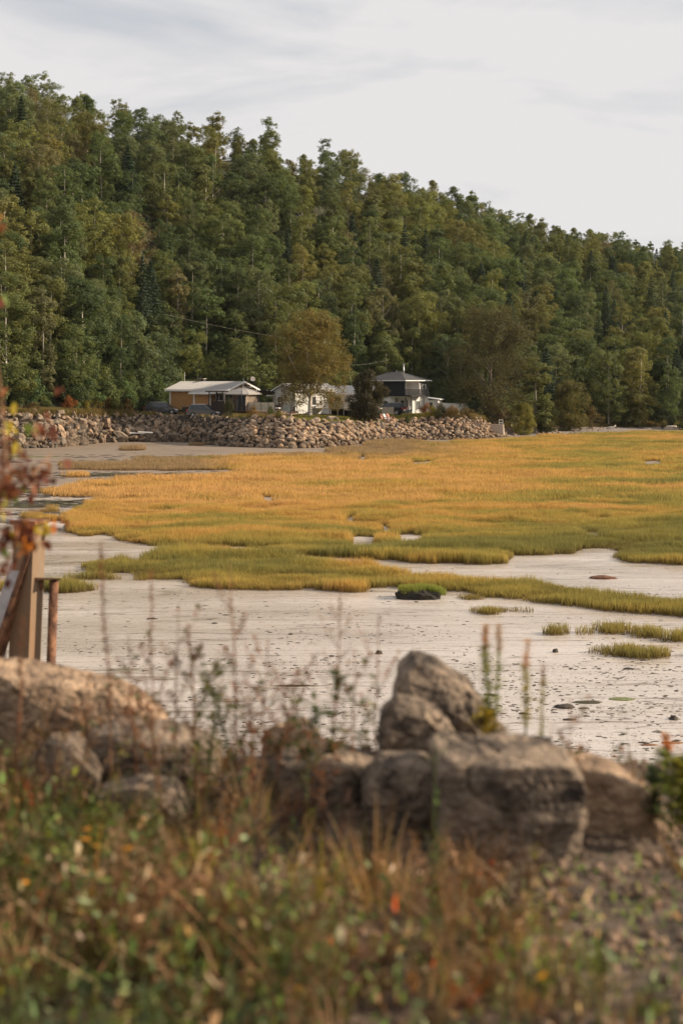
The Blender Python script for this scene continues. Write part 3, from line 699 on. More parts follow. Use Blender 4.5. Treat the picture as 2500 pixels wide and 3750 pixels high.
ex_ = MB(); ex_.poly([(-5.5,-3.60,3.321),(-5.5,-4.85,3.32-1.25*sl_),(-5.5,-4.85,3.2-1.25*sl_),(-5.5,-3.60,3.2)], (5.6,0,0)); ex_.build('porch_roof', M['metalroof'], bh)
ribm = mesh('roof_rib', MB().box(-.025,.025,0,1,0,.05).v, MB().box(-.025,.025,0,1,0,.05).f, M['metalroof'])
k = 0
for i in range(36):
    x = -10.45 + i*.3; y0 = -4.83 if x > -5.5 else -3.58; ln = math.hypot(-y0, -y0*sl_)
    o = link('roof_rib', ribm, rf, (x, y0, 4.42 + y0*sl_ + .005), (math.atan(sl_), 0, 0), (1, ln, 1))
fa = MB(); fa.box(-10.5,-5.5,-3.68,-3.61,3.1,3.3); fa.box(-5.5,.1,-4.93,-4.86,2.72,2.93)
fa.build('fascia', M['white'], bh)
rk = MB(); 
for s in (-1, 1):
    e = 4.86 if s < 0 else 3.6
    rk.hexa([(.1, s*0.0, 4.24),(.18, 0, 4.24),(.18, s*e, 4.24 - e*sl_),(.1, s*e, 4.24 - e*sl_),(.1,0,4.46),(.18,0,4.46),(.18,s*e,4.46-e*sl_),(.1,s*e,4.46-e*sl_)])
rk.build('rake_board', M['white'], bh)
for yy in (-2.9, -1.5, 1.4, 2.8): MB().bar((-.9, yy, 3.0 + (3.6-abs(yy))*sl_), (.2, yy, 3.0 + (3.6-abs(yy))*sl_), .12, .14).build('rafter_end', M['white'], bh)
window(bh, -1.7, 2.3, -3.2, 1.1, .8, 'x', 1); window(bh, -1.9, 2.1, -.9, .9, 1.3, 'y', 0); window(bh, 1.3, 2.0, -.9, 1.2, 1.2, 'y', 1)
MB().box(-.9,-.86,-.5,.5,-.1,2.0).build('door', M['white'], bh)
ch = MB().box(-7.2,-6.75,.1,.6,3.9,4.72).build('chimney', M['black'], bh); MB().box(-7.28,-6.67,.0,.7,4.74,4.84).build('chimney_cap', M['greywood'], ch)
lt = MB(); lt.hexa([(-1.5,3.6,3.2),(1.2,3.6,3.2),(1.2,7.4,2.5),(-1.5,7.4,2.5),(-1.5,3.6,3.3),(1.2,3.6,3.3),(1.2,7.4,2.6),(-1.5,7.4,2.6)]); lt.build('lean_to_roof', M['shingle'], bh)
MB().box(1.21,1.28,3.6,7.4,2.42,2.6).build('lean_to_fascia', M['white'], bh)
for yy in (5.4, 7.2): MB().box(1.0,1.1,yy,yy+.1,-.4,2.6).build('lean_to_post', M['greywood'], bh)
t = empty('tv_antenna', P(677, 1399, 194.5), label='thin white antenna mast at the left end of the brick house roof', cat='antenna')
MB().tube([(0,0,-.5),(0,0,1.35)], .025, 6).build('mast', M['white'], t); 
t = empty('vent_pipe', P(892, 1403, 190.2), label='short white pipe at the gable peak of the brick house', cat='pipe'); MB().tube([(0,0,-.3),(0,0,.65)], .035, 6).build('pipe', M['white'], t)
t = empty('satellite_dish', P(919, 1420, 192.5), label='grey round satellite dish on a pole behind the gazebo roof', cat='satellite dish')
MB().tube([(0,0,-3.6),(0,0,.5),(.15,-.1,.9)], .03, 6).build('pole', M['black'], t)
MB().lathe([(.02,0),(.2,.03),(.34,.1),(.35,.12),(.2,.06),(.01,.03)], 16).build('dish', M['canvas'], t, (.2,-.1,1.15), (R(70),0,R(20)), smooth=True)
MB().tube([(.2,-.1,1.0),(-.05,-.4,.95)], .015, 5).build('feed_arm', M['white'], t)

# ------------------------------------------------------------------ pergola, privacy screen, gazebo, deck
pg = frame('pergola', 800, 184.2, 3.2, label='dark brown flat-topped pergola in front of the brick house porch', cat='pergola')
for x, y in ((-1.1,-.5),(.05,-.5),(1.1,-.5),(-1.1,1.2),(1.1,1.2)): MB().box(x-.05,x+.05,y-.05,y+.05,-.3,3.15).build('post', M['darkwood'], pg)
MB().box(-1.5,1.5,-.8,1.5,3.15,3.3).build('roof_slab', M['darkwood'], pg)
for z in (2.85, 2.45): MB().box(-1.1,1.1,-.53,-.47,z,z+.06).build('rail', M['darkwood'], pg)
ps = frame('privacy_screen', 798, 183.2, 3.0, label='tall solid dark brown board screen right of the grey car', cat='screen')
for i in range(15): MB().box(-1.0+i*.135,-1.0+i*.135+.128,-.02,.02,-.2,2.15+.02*((i*7)%3)).build('board', M['darkwood'], ps)
dk = frame('deck', 905, 182.3, 3.92, label='raised wooden deck with railings beside the gazebo above the rocks', cat='deck')
pl = MB()
for i in range(24): pl.box(-2.7,5.2,-.0+i*.16,.145+i*.16,-.045,0)
pl.build('deck_boards', M['deckwood'], dk)
MB().box(0,5.2,-.05,-.003,-.27,-.0).build('fascia', M['deckwood'], dk); MB().box(5.203,5.25,-.05,3.8,-.27,0).build('fascia', M['deckwood'], dk)
for x in (.05, .95, 2.1, 3.2, 4.1, 5.1): MB().box(x-.06,x+.06,.02,.14,-1.3,-.05).build('under_post', M['greywood'], dk)
MB().box(-2.6,-.03,.05,.1,-1.1,-.03).build('skirting', M['darkwood'], dk)
def posterr():
    m = mat('patterned_screen', (.50,.46,.38), .8, .6, 9, col2=(.70,.66,.56), stretch=(3,1,.5)); return m
M['pattern'] = posterr()
for i, x in enumerate((.02, 1.1, 2.2, 3.3, 4.3, 5.15)): MB().box(x-.035,x+.035,-.04,.03,0,1.08).build('rail_post', M['darkwood'], dk)
MB().box(.0,5.2,-.06,.05,1.08,1.13).build('top_rail', M['greywood'], dk); MB().box(.06,5.1,-.03,.02,.06,.1).build('bottom_rail', M['greywood'], dk)
bal = MB().box(-.035,.035,-.012,.012,.1,1.08); M['palewood'] = mat('pale_weathered_wood', (.52,.45,.36), .8, .1, 5); balm = mesh('baluster', bal.v, bal.f, M['palewood'])
for i in range(40):
    x = .14 + i*.105
    if x < 4.2: link('baluster', balm, dk, (x, -.005, 0))
for x0, x1 in ((.06,1.06),(1.14,2.16),(2.24,3.26),(3.34,4.26)): MB().box(x0,x1,.03,.035,.15,1.0).build('patterned_panel', M['pattern'], dk)
for y in (1.3,2.6,3.7): MB().box(5.1,5.18,y,y+.07,0,1.08).build('rail_post', M['darkwood'], dk)
ld = frame('lower_deck', 1034, 179.0, 3.65, label='small lower wooden landing with glass railing at the deck right end', cat='deck')
MB().box(0,1.35,0,2.4,-.06,0).build('deck_boards', M['deckwood'], ld); MB().box(0,1.35,-.05,-.003,-.33,0).build('fascia', M['deckwood'], ld)
for x in (.05, 1.28): MB().box(x-.03,x+.03,-.04,.02,0,1.12).build('rail_post', M['darkwood'], ld); MB().box(x-.06,x+.06,.02,.14,-1.2,-.06).build('under_post', M['greywood'], ld)
def tintglass(name, c, a):
    m = bpy.data.materials.new(name); m.use_nodes = True; t = m.node_tree; n = t.nodes; b = n['Principled BSDF']
    b.inputs['Base Color'].default_value = (*c, 1); b.inputs['Alpha'].default_value = a; b.inputs['Roughness'].default_value = .1; return m
M['clearglass'] = tintglass('railing_glass', (.25,.28,.26), .45); M['screenmesh'] = tintglass('insect_screen', (.03,.035,.04), .62); M['screenlit'] = tintglass('sunlit_insect_screen', (.30,.24,.19), .55)  # screenlit: sunlight on the gazebo's right net painted in as a paler copy
MB().box(.1,1.24,-.01,0,.1,1.08).build('glass_panel', M['clearglass'], ld); MB().box(.02,1.31,-.03,.01,1.1,1.14).build('top_rail', M['greywood'], ld)

gz = frame('gazebo', 893, 183.5, 3.92, label='grey canvas-roofed gazebo with dark netting on the raised deck', cat='gazebo')
gx0, gx1, gy0, gy1 = -1.7, 1.25, -1.5, 1.7
for x in (gx0, gx1):
    for y in (gy0, gy1): MB().box(x-.05,x+.05,y-.05,y+.05,0,2.15).build('post', M['darkwood'], gz)
for y in (gy0, gy1): MB().box(gx0+.05,gx1-.05,y-.04,y+.04,2.06,2.15).build('beam', M['darkwood'], gz)
for x in (gx0, gx1): MB().box(x-.04,x+.04,gy0+.05,gy1-.05,2.05,2.14).build('beam', M['darkwood'], gz)
rm = MB(); cx, cy = (gx0+gx1)/2, (gy0+gy1)/2; a = 1.95; b = 2.05; c_ = .55
ring = [(cx-a,cy-b+c_),(cx-a+c_,cy-b),(cx+a-c_,cy-b),(cx+a,cy-b+c_),(cx+a,cy+b-c_),(cx+a-c_,cy+b),(cx-a+c_,cy+b),(cx-a,cy+b-c_)]
vv = []
for s, z in ((1, 2.1),(1,2.2),(.62,2.62),(.12,2.98)): vv += [(cx+(x-cx)*s, cy+(y-cy)*s, z) for x, y in ring]
ff = [[i*8+k, i*8+(k+1)%8, (i+1)*8+(k+1)%8, (i+1)*8+k] for i in range(3) for k in range(8)] + [list(range(24, 32))]
rm.add(vv, ff).build('canopy', M['canvas'], gz)
sm = MB()
for x, y in ring: sm.tube([(cx+(x-cx)*1, cy+(y-cy)*1, 2.215),(cx+(x-cx)*.62, cy+(y-cy)*.62, 2.635),(cx+(x-cx)*.12, cy+(y-cy)*.12, 2.99)], .02, 4)
sm.build('canopy_seam', M['greywood'], gz)
MB().box(gx0+.06,gx1-.06,gy0-.01,gy0,.05,2.05).build('insect_net', M['screenmesh'], gz); MB().box(gx1,gx1+.01,gy0+.06,gy1-.06,.05,2.05).build('insect_net', M['screenlit'], gz)
def drape(xa, side, name='curtain', mm='net'):
    mb = MB(); pts = []
    for i in range(9):
        t_ = i/8; wd = .26*(1-t_*1.1)+.06 if t_ < .75 else .08+.1*(t_-.75)*4; z = 2.05 - 1.95*t_
        pts.append((wd, z))
    v = []; f = []
    for i, (wd, z) in enumerate(pts):
        for k_ in range(7): v.append((xa + wd*(k_/6*2-1), gy0 - .05 - .04*math.sin(k_*2.2+i*.3), z) if side == 0 else (gx1 + .05 + .04*math.sin(k_*2.2), xa + wd*(k_/6*2-1), z))
    for i in range(8):
        for k_ in range(6): f.append([i*7+k_, i*7+k_+1, i*7+k_+8, i*7+k_+7])
    mb.add(v, f).build(name, M[mm], gz)
drape(.35, 0); drape(gx0+.2, 0); drape(gx1-.15, 0); drape(gy1-.2, 1)
for x in (gx0+.75, gx0+1.45): MB().box(x-.025,x+.025,gy0-.03,gy0-.012,.05,2.05).build('net_frame', M['darkwood'], gz)
MB().box(gx0+.06,gx1-.06,gy0-.034,gy0-.012,.95,1.0).build('net_frame', M['darkwood'], gz)
t = frame('patio_table', 880, 184.2, 3.92, label='dark round patio table seen through the gazebo netting', cat='table')
MB().lathe([(.5,.70),(.52,.72),(.5,.74)], 14).build('tabletop', M['black'], t)
for k_ in range(4): MB().bar((.35*math.cos(k_*1.57+.7),.35*math.sin(k_*1.57+.7),0),(.3*math.cos(k_*1.57+.7),.3*math.sin(k_*1.57+.7),.7),.04,.04).build('leg', M['black'], t)
t = frame('lounge_seat', 1015, 181.6, 3.92, label='low patio lounge seat with a white striped cushion at the deck right end', cat='seat')
MB().box(-.5,.5,-.3,.35,.18,.32).build('seat', M['darkwood'], t); MB().box(-.5,.5,.36,.44,.2,.8).build('backrest', M['darkwood'], t)
MB().box(-.46,.44,-.28,.32,.325,.45).build('cushion', M['white'], t, bevel=.05)
for x in (-.42,.42):
    for y in (-.25,.3): MB().box(x-.03,x+.03,y-.03,y+.03,0,.18).build('leg', M['darkwood'], t)

# ------------------------------------------------------------------ cars
def carpaint(name, c): return mat(name, c, .28, .06, 2, metal=.45, spec=.5, coat=.6)
def make_car(name, px, Y, z, th, Lc, Wc, Hc, paint, label, kind='suv', flip=False):
    r = frame(name, px, Y, z, th, label=label, cat='car')
    h = Hc; l2 = Lc/2
    gc = .2                                                   # ground clearance
    wx = (-.30*Lc, .30*Lc + .05); wr = .36
    def arch(cx): return [(cx + (wr+.05)*math.cos(a_), gc + .12 + (wr+.03)*math.sin(a_)) for a_ in [math.pi - math.pi*i/8 for i in range(9)]]
    belt = .56*h + .04
    prof = [(-l2+.06, gc+.12)] + arch(wx[0]) + arch(wx[1]) + [(l2-.06, gc+.12),(l2, .42),(l2-.03,.62),(l2-.22,.74),(l2-.95,.90),(l2-1.12,belt),(-l2+.25,belt+.05),(-l2+.03,.80),(-l2,.5)]
    n = len(prof); v = []; f = []
    for s, (ins, dz) in zip((-1, -.96, .96, 1), ((.045,.0),(0,0),(0,0),(.045,.0))):
        for (x, zz) in prof:
            k_ = 1 - ins*.35; v.append((x*k_, s*Wc/2, (zz-.55)*(1-ins)+.55))
    for a_ in range(3):
        for i in range(n): f.append([a_*n+i, a_*n+(i+1)%n, (a_+1)*n+(i+1)%n, (a_+1)*n+i])
    f.append(list(range(n))[::-1]); f.append(list(range(3*n, 4*n)))
    MB().add(v, f).build('body', paint, r)
    # cabin
    bx0, bx1 = -l2+.12, l2-1.12; tx0, tx1 = -l2+(.42 if kind == 'suv' else .62), l2-2.0
    wb, wt = Wc/2-.05, Wc/2-.24
    q = [(bx0,-wb,belt),(bx1,-wb,belt),(bx1,wb,belt),(bx0,wb,belt),(tx0,-wt,h-.05),(tx1,-wt,h-.04),(tx1,wt,h-.04),(tx0,wt,h-.05)]
    MB().hexa(q).build('cabin', paint, r, bevel=.03)
    MB().hexa([(tx0+.02,-wt+.03,h-.05),(tx1-.02,-wt+.03,h-.045),(tx1-.02,wt-.03,h-.045),(tx0+.02,wt-.03,h-.05),(tx0+.25,-wt+.12,h),(tx1-.3,-wt+.12,h),(tx1-.3,wt-.12,h),(tx0+.25,wt-.12,h)]).build('roof', paint, r)
    def lerp(a_, b_, t_): return tuple(a_[i] + (b_[i]-a_[i])*t_ for i in range(3))
    def facepanel(a_, b_, c2, d2, u0, u1, v0, v1, off):
        def pt(u, vq): return Vector(lerp(lerp(a_, b_, u), lerp(d2, c2, u), vq)) + Vector(off)
        return [pt(u0,v0), pt(u1,v0), pt(u1,v1), pt(u0,v1)]
    for s in (-1, 1):
        A = (q[0],q[1],q[5],q[4]) if s < 0 else (q[3],q[2],q[6],q[7])
        A = [(p[0], p[1] , p[2]) for p in A]
        for u0, u1 in ((.09,.30),(.33,.58),(.61,.86)):
            pp = facepanel(*A, u0, u1, .08, .86, (0, s*.012, .004)); gpl = MB().poly(pp, (0, s*.012, 0)); gpl.build('side_window', M['glass'], r)
        # door seams and sills
        for u in (-.02, .95): MB().box(u-.008, u+.008, s*Wc/2-.004 if s > 0 else -Wc/2-.006, s*Wc/2+.006 if s > 0 else -Wc/2+.004, .36, belt-.05).build('door_seam', M['black'], r)
        MB().box(wx[0]+.45, wx[1]-.45, min(s*Wc/2*.99, s*(Wc/2+.012)), max(s*Wc/2*.99, s*(Wc/2+.012)), .24, .34).build('sill', M['black'], r)
        m_ = MB().box(bx1-.45, bx1-.25, min(s*(wb+.02), s*(wb+.22)), max(s*(wb+.02), s*(wb+.22)), belt+.02, belt+.17).build('mirror', paint, r, bevel=.03)
        for x in (-.35, .6): MB().box(x, x+.18, min(s*(Wc/2-.0), s*(Wc/2+.03)), max(s*Wc/2, s*(Wc/2+.03)), belt-.14, belt-.11).build('door_handle', paint, r)
        hl = MB().hexa([(l2-.34,s*Wc/2*.60,.62),(l2-.02,s*Wc/2*.60,.58),(l2-.10,s*(Wc/2+.006),.60),(l2-.42,s*(Wc/2+.006),.66),(l2-.36,s*Wc/2*.60,.76),(l2-.12,s*Wc/2*.60,.70),(l2-.2,s*(Wc/2+.004),.72),(l2-.5,s*(Wc/2+.004),.79)]).build('headlight', M['lamp'], r)
        MB().box(-l2-.012,-l2+.2, min(s*Wc/2*.7, s*(Wc/2+.01)), max(s*Wc/2*.7, s*(Wc/2+.01)), .78, 1.02 if kind == 'suv' else .95).build('tail_light', M['redlamp'], r, bevel=.02)
    pp = facepanel(q[1],q[2],q[6],q[5], .07,.93,.07,.9,(.012,0,.006)); MB().poly(pp, (.012,0,.01)).build('windscreen', M['glass'], r)
    pp = facepanel(q[0],q[3],q[7],q[4], .1,.9,.1,.9,(-.012,0,.006)); MB().poly(pp, (-.012,0,.01)).build('rear_window', M['glass'], r)
    for s in (-1, 1): MB().bar((tx0+.2, s*(wt-.1), h+.04),(tx1-.25, s*(wt-.1), h+.04), .035, .035).build('roof_rail', M['alloy'], r)
    MB().box(l2-.05,l2+.012,-.42,.42,.46,.60).build('grille', M['black'], r); MB().box(-l2-.02,-l2+.05,-Wc/2+.1,Wc/2-.1,.3,.5).build('rear_bumper', M['black'], r)
    MB().box(-l2-.03,-l2-.01,-.25,.25,.6,.72).build('number_plate', M['white'], r)
    # wheels
    prof_t = [(.22,-.10),(.33,-.11),(.355,-.07),(.355,.07),(.33,.11),(.22,.10)]
    for x in wx:
        for s in (-1, 1):
            wh = MB().lathe(prof_t, 20).build('wheel', M['rubber'], r, (x, s*(Wc/2-.10), .355), (R(90),0,0), smooth=False)
            rim = MB().lathe([(.225,-.09),(.235,-.115),(.20,-.10),(.19,.0)], 20)
            for k_ in range(5):
                a_ = k_*2*math.pi/5; rim.bar((.03*math.cos(a_),.03*math.sin(a_),.112),(.215*math.cos(a_),.215*math.sin(a_),.112),.06,.02); rim.bar((.03*math.cos(a_),.03*math.sin(a_),-.112),(.215*math.cos(a_),.215*math.sin(a_),-.112),.06,.02)
            rim.build('rim', M['alloy'], wh)
    for x in wx:
        MB().tube([(x,-Wc/2+.22,.36),(x,Wc/2-.22,.36)], .40, 14).build('wheel_well', M['black'], r)
    return r
make_car('parked_car', 752, 183.8, 3.06, R(13), 4.55, 1.84, 1.68, carpaint('grey_car_paint', (.060,.056,.054)), 'grey compact SUV with silver wheels parked before the brick wall', 'suv')
make_car('parked_car', 597, 190.2, 3.30, R(10), 4.85, 1.84, 1.62, carpaint('dark_blue_car_paint', (.035,.042,.055)), 'dark blue-grey station wagon parked at the left end of the brick house', 'wagon')
make_car('parked_car', 1425, 208, 2.88, R(200), 4.7, 1.88, 1.72, carpaint('black_car_paint', (.012,.014,.018)), 'black SUV seen from the rear beside the mansard house', 'suv')

# bins
for px_, Y, c_, lb, w_ in ((633, 194.5, (.01,.025,.11), 'blue bin against the orange brick wall between the cars', 1.3), (682, 189.6, (.035,.038,.036), 'dark grey rubbish bin just left of the grey car', .85)):
    t = frame('storage_bin', px_, Y, 3.3, label=lb, cat='bin'); mm_ = mat('plastic', c_, .5, .1)
    MB().hexa([(-w_/2*.85,-.3,0),(w_/2*.85,-.3,0),(w_/2*.85,.3,0),(-w_/2*.85,.3,0),(-w_/2,-.36,.85),(w_/2,-.36,.85),(w_/2,.36,.85),(-w_/2,.36,.85)]).build('body', mm_, t)
    MB().hexa([(-w_/2-.04,-.4,.853),(w_/2+.04,-.4,.853),(w_/2+.04,.4,.853),(-w_/2-.04,.4,.853),(-w_/2+.1,-.28,1.02),(w_/2-.1,-.28,1.02),(w_/2-.1,.3,1.04),(-w_/2+.1,.3,1.04)]).build('lid', mm_, t)

# ------------------------------------------------------------------ white cottage
ct = frame('white_cottage', 1082, 192, 3.1, R(40), label='white sided cottage with gable and sash windows behind the golden birch', cat='house')
Wc, Lc = 4.0, 8.6
# local: gable wall faces -y from x -4..0 ; lit long wall faces +x from y 0..8.6
g_ = MB(); g_.poly([(-Wc,0,-.4),(0,0,-.4),(0,0,3.35),(-Wc/2,0,4.25),(-Wc,0,3.35)], (0,.2,0)); g_.build('gable_wall', M['siding'], ct)
MB().box(-.2,0,.203,Lc,.55,3.35).build('wall', M['siding'], ct); MB().box(-.2,-.03,.203,Lc,-.4,.547).build('foundation', M['white'], ct)
MB().box(-Wc,-Wc+.2,.203,Lc,-.4,3.35).build('wall', M['siding'], ct); MB().box(-Wc,0,Lc+.003,Lc+.2,-.4,3.35).build('wall', M['siding'], ct)
MB().box(-.06,.06,-.06,.06,-.3,3.3).build('corner_board', M['white'], ct)
for s in (-1, 1):
    MB().hexa([(-Wc/2,-.35,4.25),(-Wc/2,Lc+.3,4.25),(-Wc/2+s*2.35,Lc+.3,3.2),(-Wc/2+s*2.35,-.35,3.2),(-Wc/2,-.35,4.37),(-Wc/2,Lc+.3,4.37),(-Wc/2+s*2.35,Lc+.3,3.32),(-Wc/2+s*2.35,-.35,3.32)]).build('roof', M['metalroof'] if s > 0 else M['shingle'], ct)
    MB().hexa([(-Wc/2,-.42,4.2),(-Wc/2,-.36,4.2),(-Wc/2+s*2.4,-.36,3.12),(-Wc/2+s*2.4,-.42,3.12),(-Wc/2,-.42,4.36),(-Wc/2,-.36,4.36),(-Wc/2+s*2.4,-.36,3.28),(-Wc/2+s*2.4,-.42,3.28)]).build('rake_board', M['white'], ct)
window(ct, -2.75, 2.05, -.0, .85, .95, 'x', 1); window(ct, 3.6, 1.95, 0, 1.1, 1.1, 'y', 0); window(ct, 3.6, 1.0, 0, 1.0, .5, 'y', 1)
MB().box(-3.8,-3.62,-.05,-.003,1.55,1.75).build('house_number', M['black'], ct)
# cottage wing with metal roof, facing the water
wg = frame('cottage_wing', 1210, 198, 3.1, R(14), label='low white wing with pale ribbed roof between the birch and the dark maple', cat='house')
MB().box(-1.4,5.6,0,.2,-.4,3.0).build('wall', M['siding'], wg); MB().box(5.4,5.6,.203,4.6,-.4,3.0).build('wall', M['siding'], wg); MB().box(-1.4,5.6,4.603,4.8,-.4,3.0).build('wall', M['siding'], wg)
wr_ = MB().hexa([(-1.7,-.4,2.93),(5.9,-.4,2.93),(5.9,2.4,3.95),(-1.7,2.4,3.95),(-1.7,-.4,3.03),(5.9,-.4,3.03),(5.9,2.4,4.05),(-1.7,2.4,4.05)]).build('roof', M['metalroof'], wg)
MB().hexa([(-1.7,5.2,2.93),(5.9,5.2,2.93),(5.9,2.403,3.95),(-1.7,2.403,3.95),(-1.7,5.2,3.03),(5.9,5.2,3.03),(5.9,2.403,4.05),(-1.7,2.403,4.05)]).build('roof', M['metalroof'], wg)
for i in range(25): link('roof_rib', ribm, wr_, (-1.65+i*.31, -.4, 3.035), (math.atan(1.02/2.8),0,0), (1, 2.98, 1))
MB().box(-1.7,5.9,-.48,-.403,2.78,3.0).build('fascia', M['white'], wg); window(wg, 1.0, 2.1, 0, 1.0, .8, 'x', 1)
# wing deck with beige screen
wd_ = frame('back_deck', 1204, 192.5, 4.1, R(6), label='raised grey wooden deck with beige board screen left of the dark maple', cat='deck')
MB().box(-2.0,7.0,0,3.2,-.1,0).build('deck_boards', M['greywood'], wd_)
for x in (.1, 1.2, 2.0, 3.4, 4.8, 6.5): MB().box(x-.06,x+.06,.05,.17,-1.7,-.1).build('under_post', M['greywood'], wd_)
MB().box(.0,6.9,2.9,3.0,-1.6,-.12).build('dark_skirt', M['darkwood'], wd_)
for i in range(17): MB().box(.02+i*.118,.02+i*.118+.112,-.05,-.02,-.05+.0,1.02).build('board', M['greywood'], wd_)
for i in range(46):
    x = 2.1 + i*.105
    link('baluster', balm, wd_, (x, 0, -.05), scale=(.8,1,.85))
MB().box(2.05,7.0,-.03,.03,.86,.92).build('top_rail', M['greywood'], wd_); MB().box(2.05,7.0,-.04,.0,-.3,-.1).build('fascia', M['greywood'], wd_)
for i in range(9): link('baluster', balm, wd_, (-1.9+i*.2, 0, -.0), scale=(.8,1,.95))
MB().box(-2,0,-.03,.03,.98,1.04).build('top_rail', M['greywood'], wd_)
t = frame('red_cooler', 1213, 194.5, 4.1, R(6), label='small red box on the back deck behind the beige screen', cat='cooler'); rd = mat('red_plastic', (.45,.03,.03), .5)
MB().box(-.35,.35,-.2,.2,0,1.1).build('body', rd, t, bevel=.02); MB().box(-.37,.37,-.22,.22,1.103,1.2).build('lid', rd, t)
# stairs down to the lawn
sr = frame('deck_stairs', 1180, 191.6, 3.1, R(6), label='grey wooden stairs with railing from the back deck to the lawn', cat='stairs')
for s in (0, .9):
    MB().bar((-1.15, -.6+s, .0), (.0, -.6+s, 1.0), .06, .25).build('stringer', M['greywood'], sr)
for i in range(6): MB().box(-1.15+i*.19,-.93+i*.19,-.6,.3,.08+i*.165,.12+i*.165).build('step', M['greywood'], sr)
for s in (-.62,):
    MB().bar((-1.2, s, 1.0-.05), (.0, s, 1.95), .06, .1).build('handrail', M['greywood'], sr)
    for i in range(11): t0 = i/10; MB().bar((-1.15+1.1*t0, s, .05+.95*t0), (-1.15+1.1*t0, s, .95+.95*t0), .04, .04).build('baluster', M['greywood'], sr)

# ------------------------------------------------------------------ mansard house
mh = frame('mansard_house', 1484, 213, 2.9, R(38), label='two storey white house with black mansard walls and dark hip roof', cat='house')
A_, B_ = 7.6, 5.9                                # extents: x -7.6..0 (shaded long side), y 0..5.9 (right face)
z1, z2 = 2.45, 4.88
MB().box(-A_,-2.62,0,.2,-.4,z1).build('wall', M['siding'], mh); MB().box(-2.6,-.0,1.5,1.7,-.4,z1).build('porch_wall', M['siding'], mh); MB().box(-2.6,-2.4,.203,1.5,-.4,z1).build('wall', M['siding'], mh)
MB().box(-.2,0,1.703,B_,-.4,z1).build('wall', M['siding'], mh); MB().box(-A_,-.2,B_-.2,B_-.003,-.4,z1).build('wall', M['siding'], mh); MB().box(-A_,-A_+.2,.203,B_-.203,-.4,z1).build('wall', M['siding'], mh)
MB().box(-A_-.1,.02,-.12,B_+.1,z1+.003,z1+.12).build('floor_band', M['white'], mh)
# upper storey: recessed balcony at the right front corner
mm_ = MB(); mm_.hexa([(-A_-.2,-.25,z1+.12),(-2.4,-.25,z1+.12),(-2.4,1.6,z1+.12),(-A_-.2,1.6,z1+.12),(-A_+.1,.05,z2),(-2.4,.05,z2),(-2.4,1.6,z2),(-A_+.1,1.6,z2)])
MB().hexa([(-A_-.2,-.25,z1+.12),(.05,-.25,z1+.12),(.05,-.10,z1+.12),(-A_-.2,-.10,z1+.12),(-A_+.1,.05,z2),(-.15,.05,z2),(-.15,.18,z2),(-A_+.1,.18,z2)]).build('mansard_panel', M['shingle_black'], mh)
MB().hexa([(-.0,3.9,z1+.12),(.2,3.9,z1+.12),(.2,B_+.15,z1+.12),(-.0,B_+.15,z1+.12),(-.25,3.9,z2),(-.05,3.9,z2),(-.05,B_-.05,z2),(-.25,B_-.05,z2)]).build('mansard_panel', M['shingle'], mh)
MB().box(-2.2,-2.0,.19,3.9,z1+.12,z2).build('upper_wall', M['white'], mh); MB().hexa([(-2.0,3.7,z1+.12),(.16,3.7,z1+.12),(.16,3.88,z1+.12),(-2.0,3.88,z1+.12),(-2.0,3.7,z2),(-.1,3.7,z2),(-.1,3.88,z2),(-2.0,3.88,z2)]).build('upper_wall', M['white'], mh)
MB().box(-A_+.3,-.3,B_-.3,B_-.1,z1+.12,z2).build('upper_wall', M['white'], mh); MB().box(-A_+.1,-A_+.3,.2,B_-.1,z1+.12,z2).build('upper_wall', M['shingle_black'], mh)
hr = MB(); e = .45; zr = 6.35
base = [(-A_-e+.1,-e,z2+.15),(e-.1,-e,z2+.15),(e-.1,B_+e,z2+.15),(-A_-e+.1,B_+e,z2+.15)]
hr.add(base + [(-4.6,B_/2,zr),(-3.0,B_/2,zr)], [[0,1,5,4],[1,2,5],[2,3,4,5],[3,0,4],[0,3,2,1]]); hr.build('roof', M['shingle'], mh)
MB().box(-A_-e+.05,e-.05,-e-.05,B_+e+.05,z2,z2+.148).build('eave_board', M['white'], mh)
o = window(mh, 4.75, 3.75, .02, .75, 1.15, 'y', 0)
ov = window(mh, 3.3, 1.2, 0, .95, 1.25, 'y', 1); 
window(mh, -.9, 1.3, 1.5, .5, 1.4, 'x', 0); dr = MB().box(-1.9,-1.3,1.45,1.5,-.2,1.95).build('door', M['glass'], mh); window(mh, -3.6, 1.2, 0, .8, 1.3, 'x', 0)
for x in (-1.7, -.02): MB().box(x-.06,x+.06,.0,.12,-.3,z1).build('porch_post', M['black'], mh)
MB().box(-.02,.1,3.0-1.35,3.0-1.23,-.3,z1).build('porch_post', M['white'], mh)
bl = MB(); bl.box(-.2,1.0,.1,3.6,z1+.12,z1+.3); blo = bl.build('balcony', M['black'], mh)
MB().box(.94,1.0,.1,3.6,z1+1.15,z1+1.22).build('balcony_rail', M['black'], mh); MB().box(-.2,1.0,.1,.16,z1+1.15,z1+1.22).build('balcony_rail', M['black'], mh)
bm_ = mesh('balcony_bar', MB().box(-.02,.02,-.02,.02,0,.88).v, MB().box(-.02,.02,-.02,.02,0,.88).f, M['black'])
for i in range(27): link('balcony_bar', bm_, blo, (.97, .15+i*.131, z1+.3))
for i in range(9): link('balcony_bar', bm_, blo, (-.1+i*.12, .13, z1+.3))
for y_ in (.2, 3.4): MB().box(.9,1.0,y_,y_+.1,-.3,z1+.12).build('balcony_post', M['black'], mh)
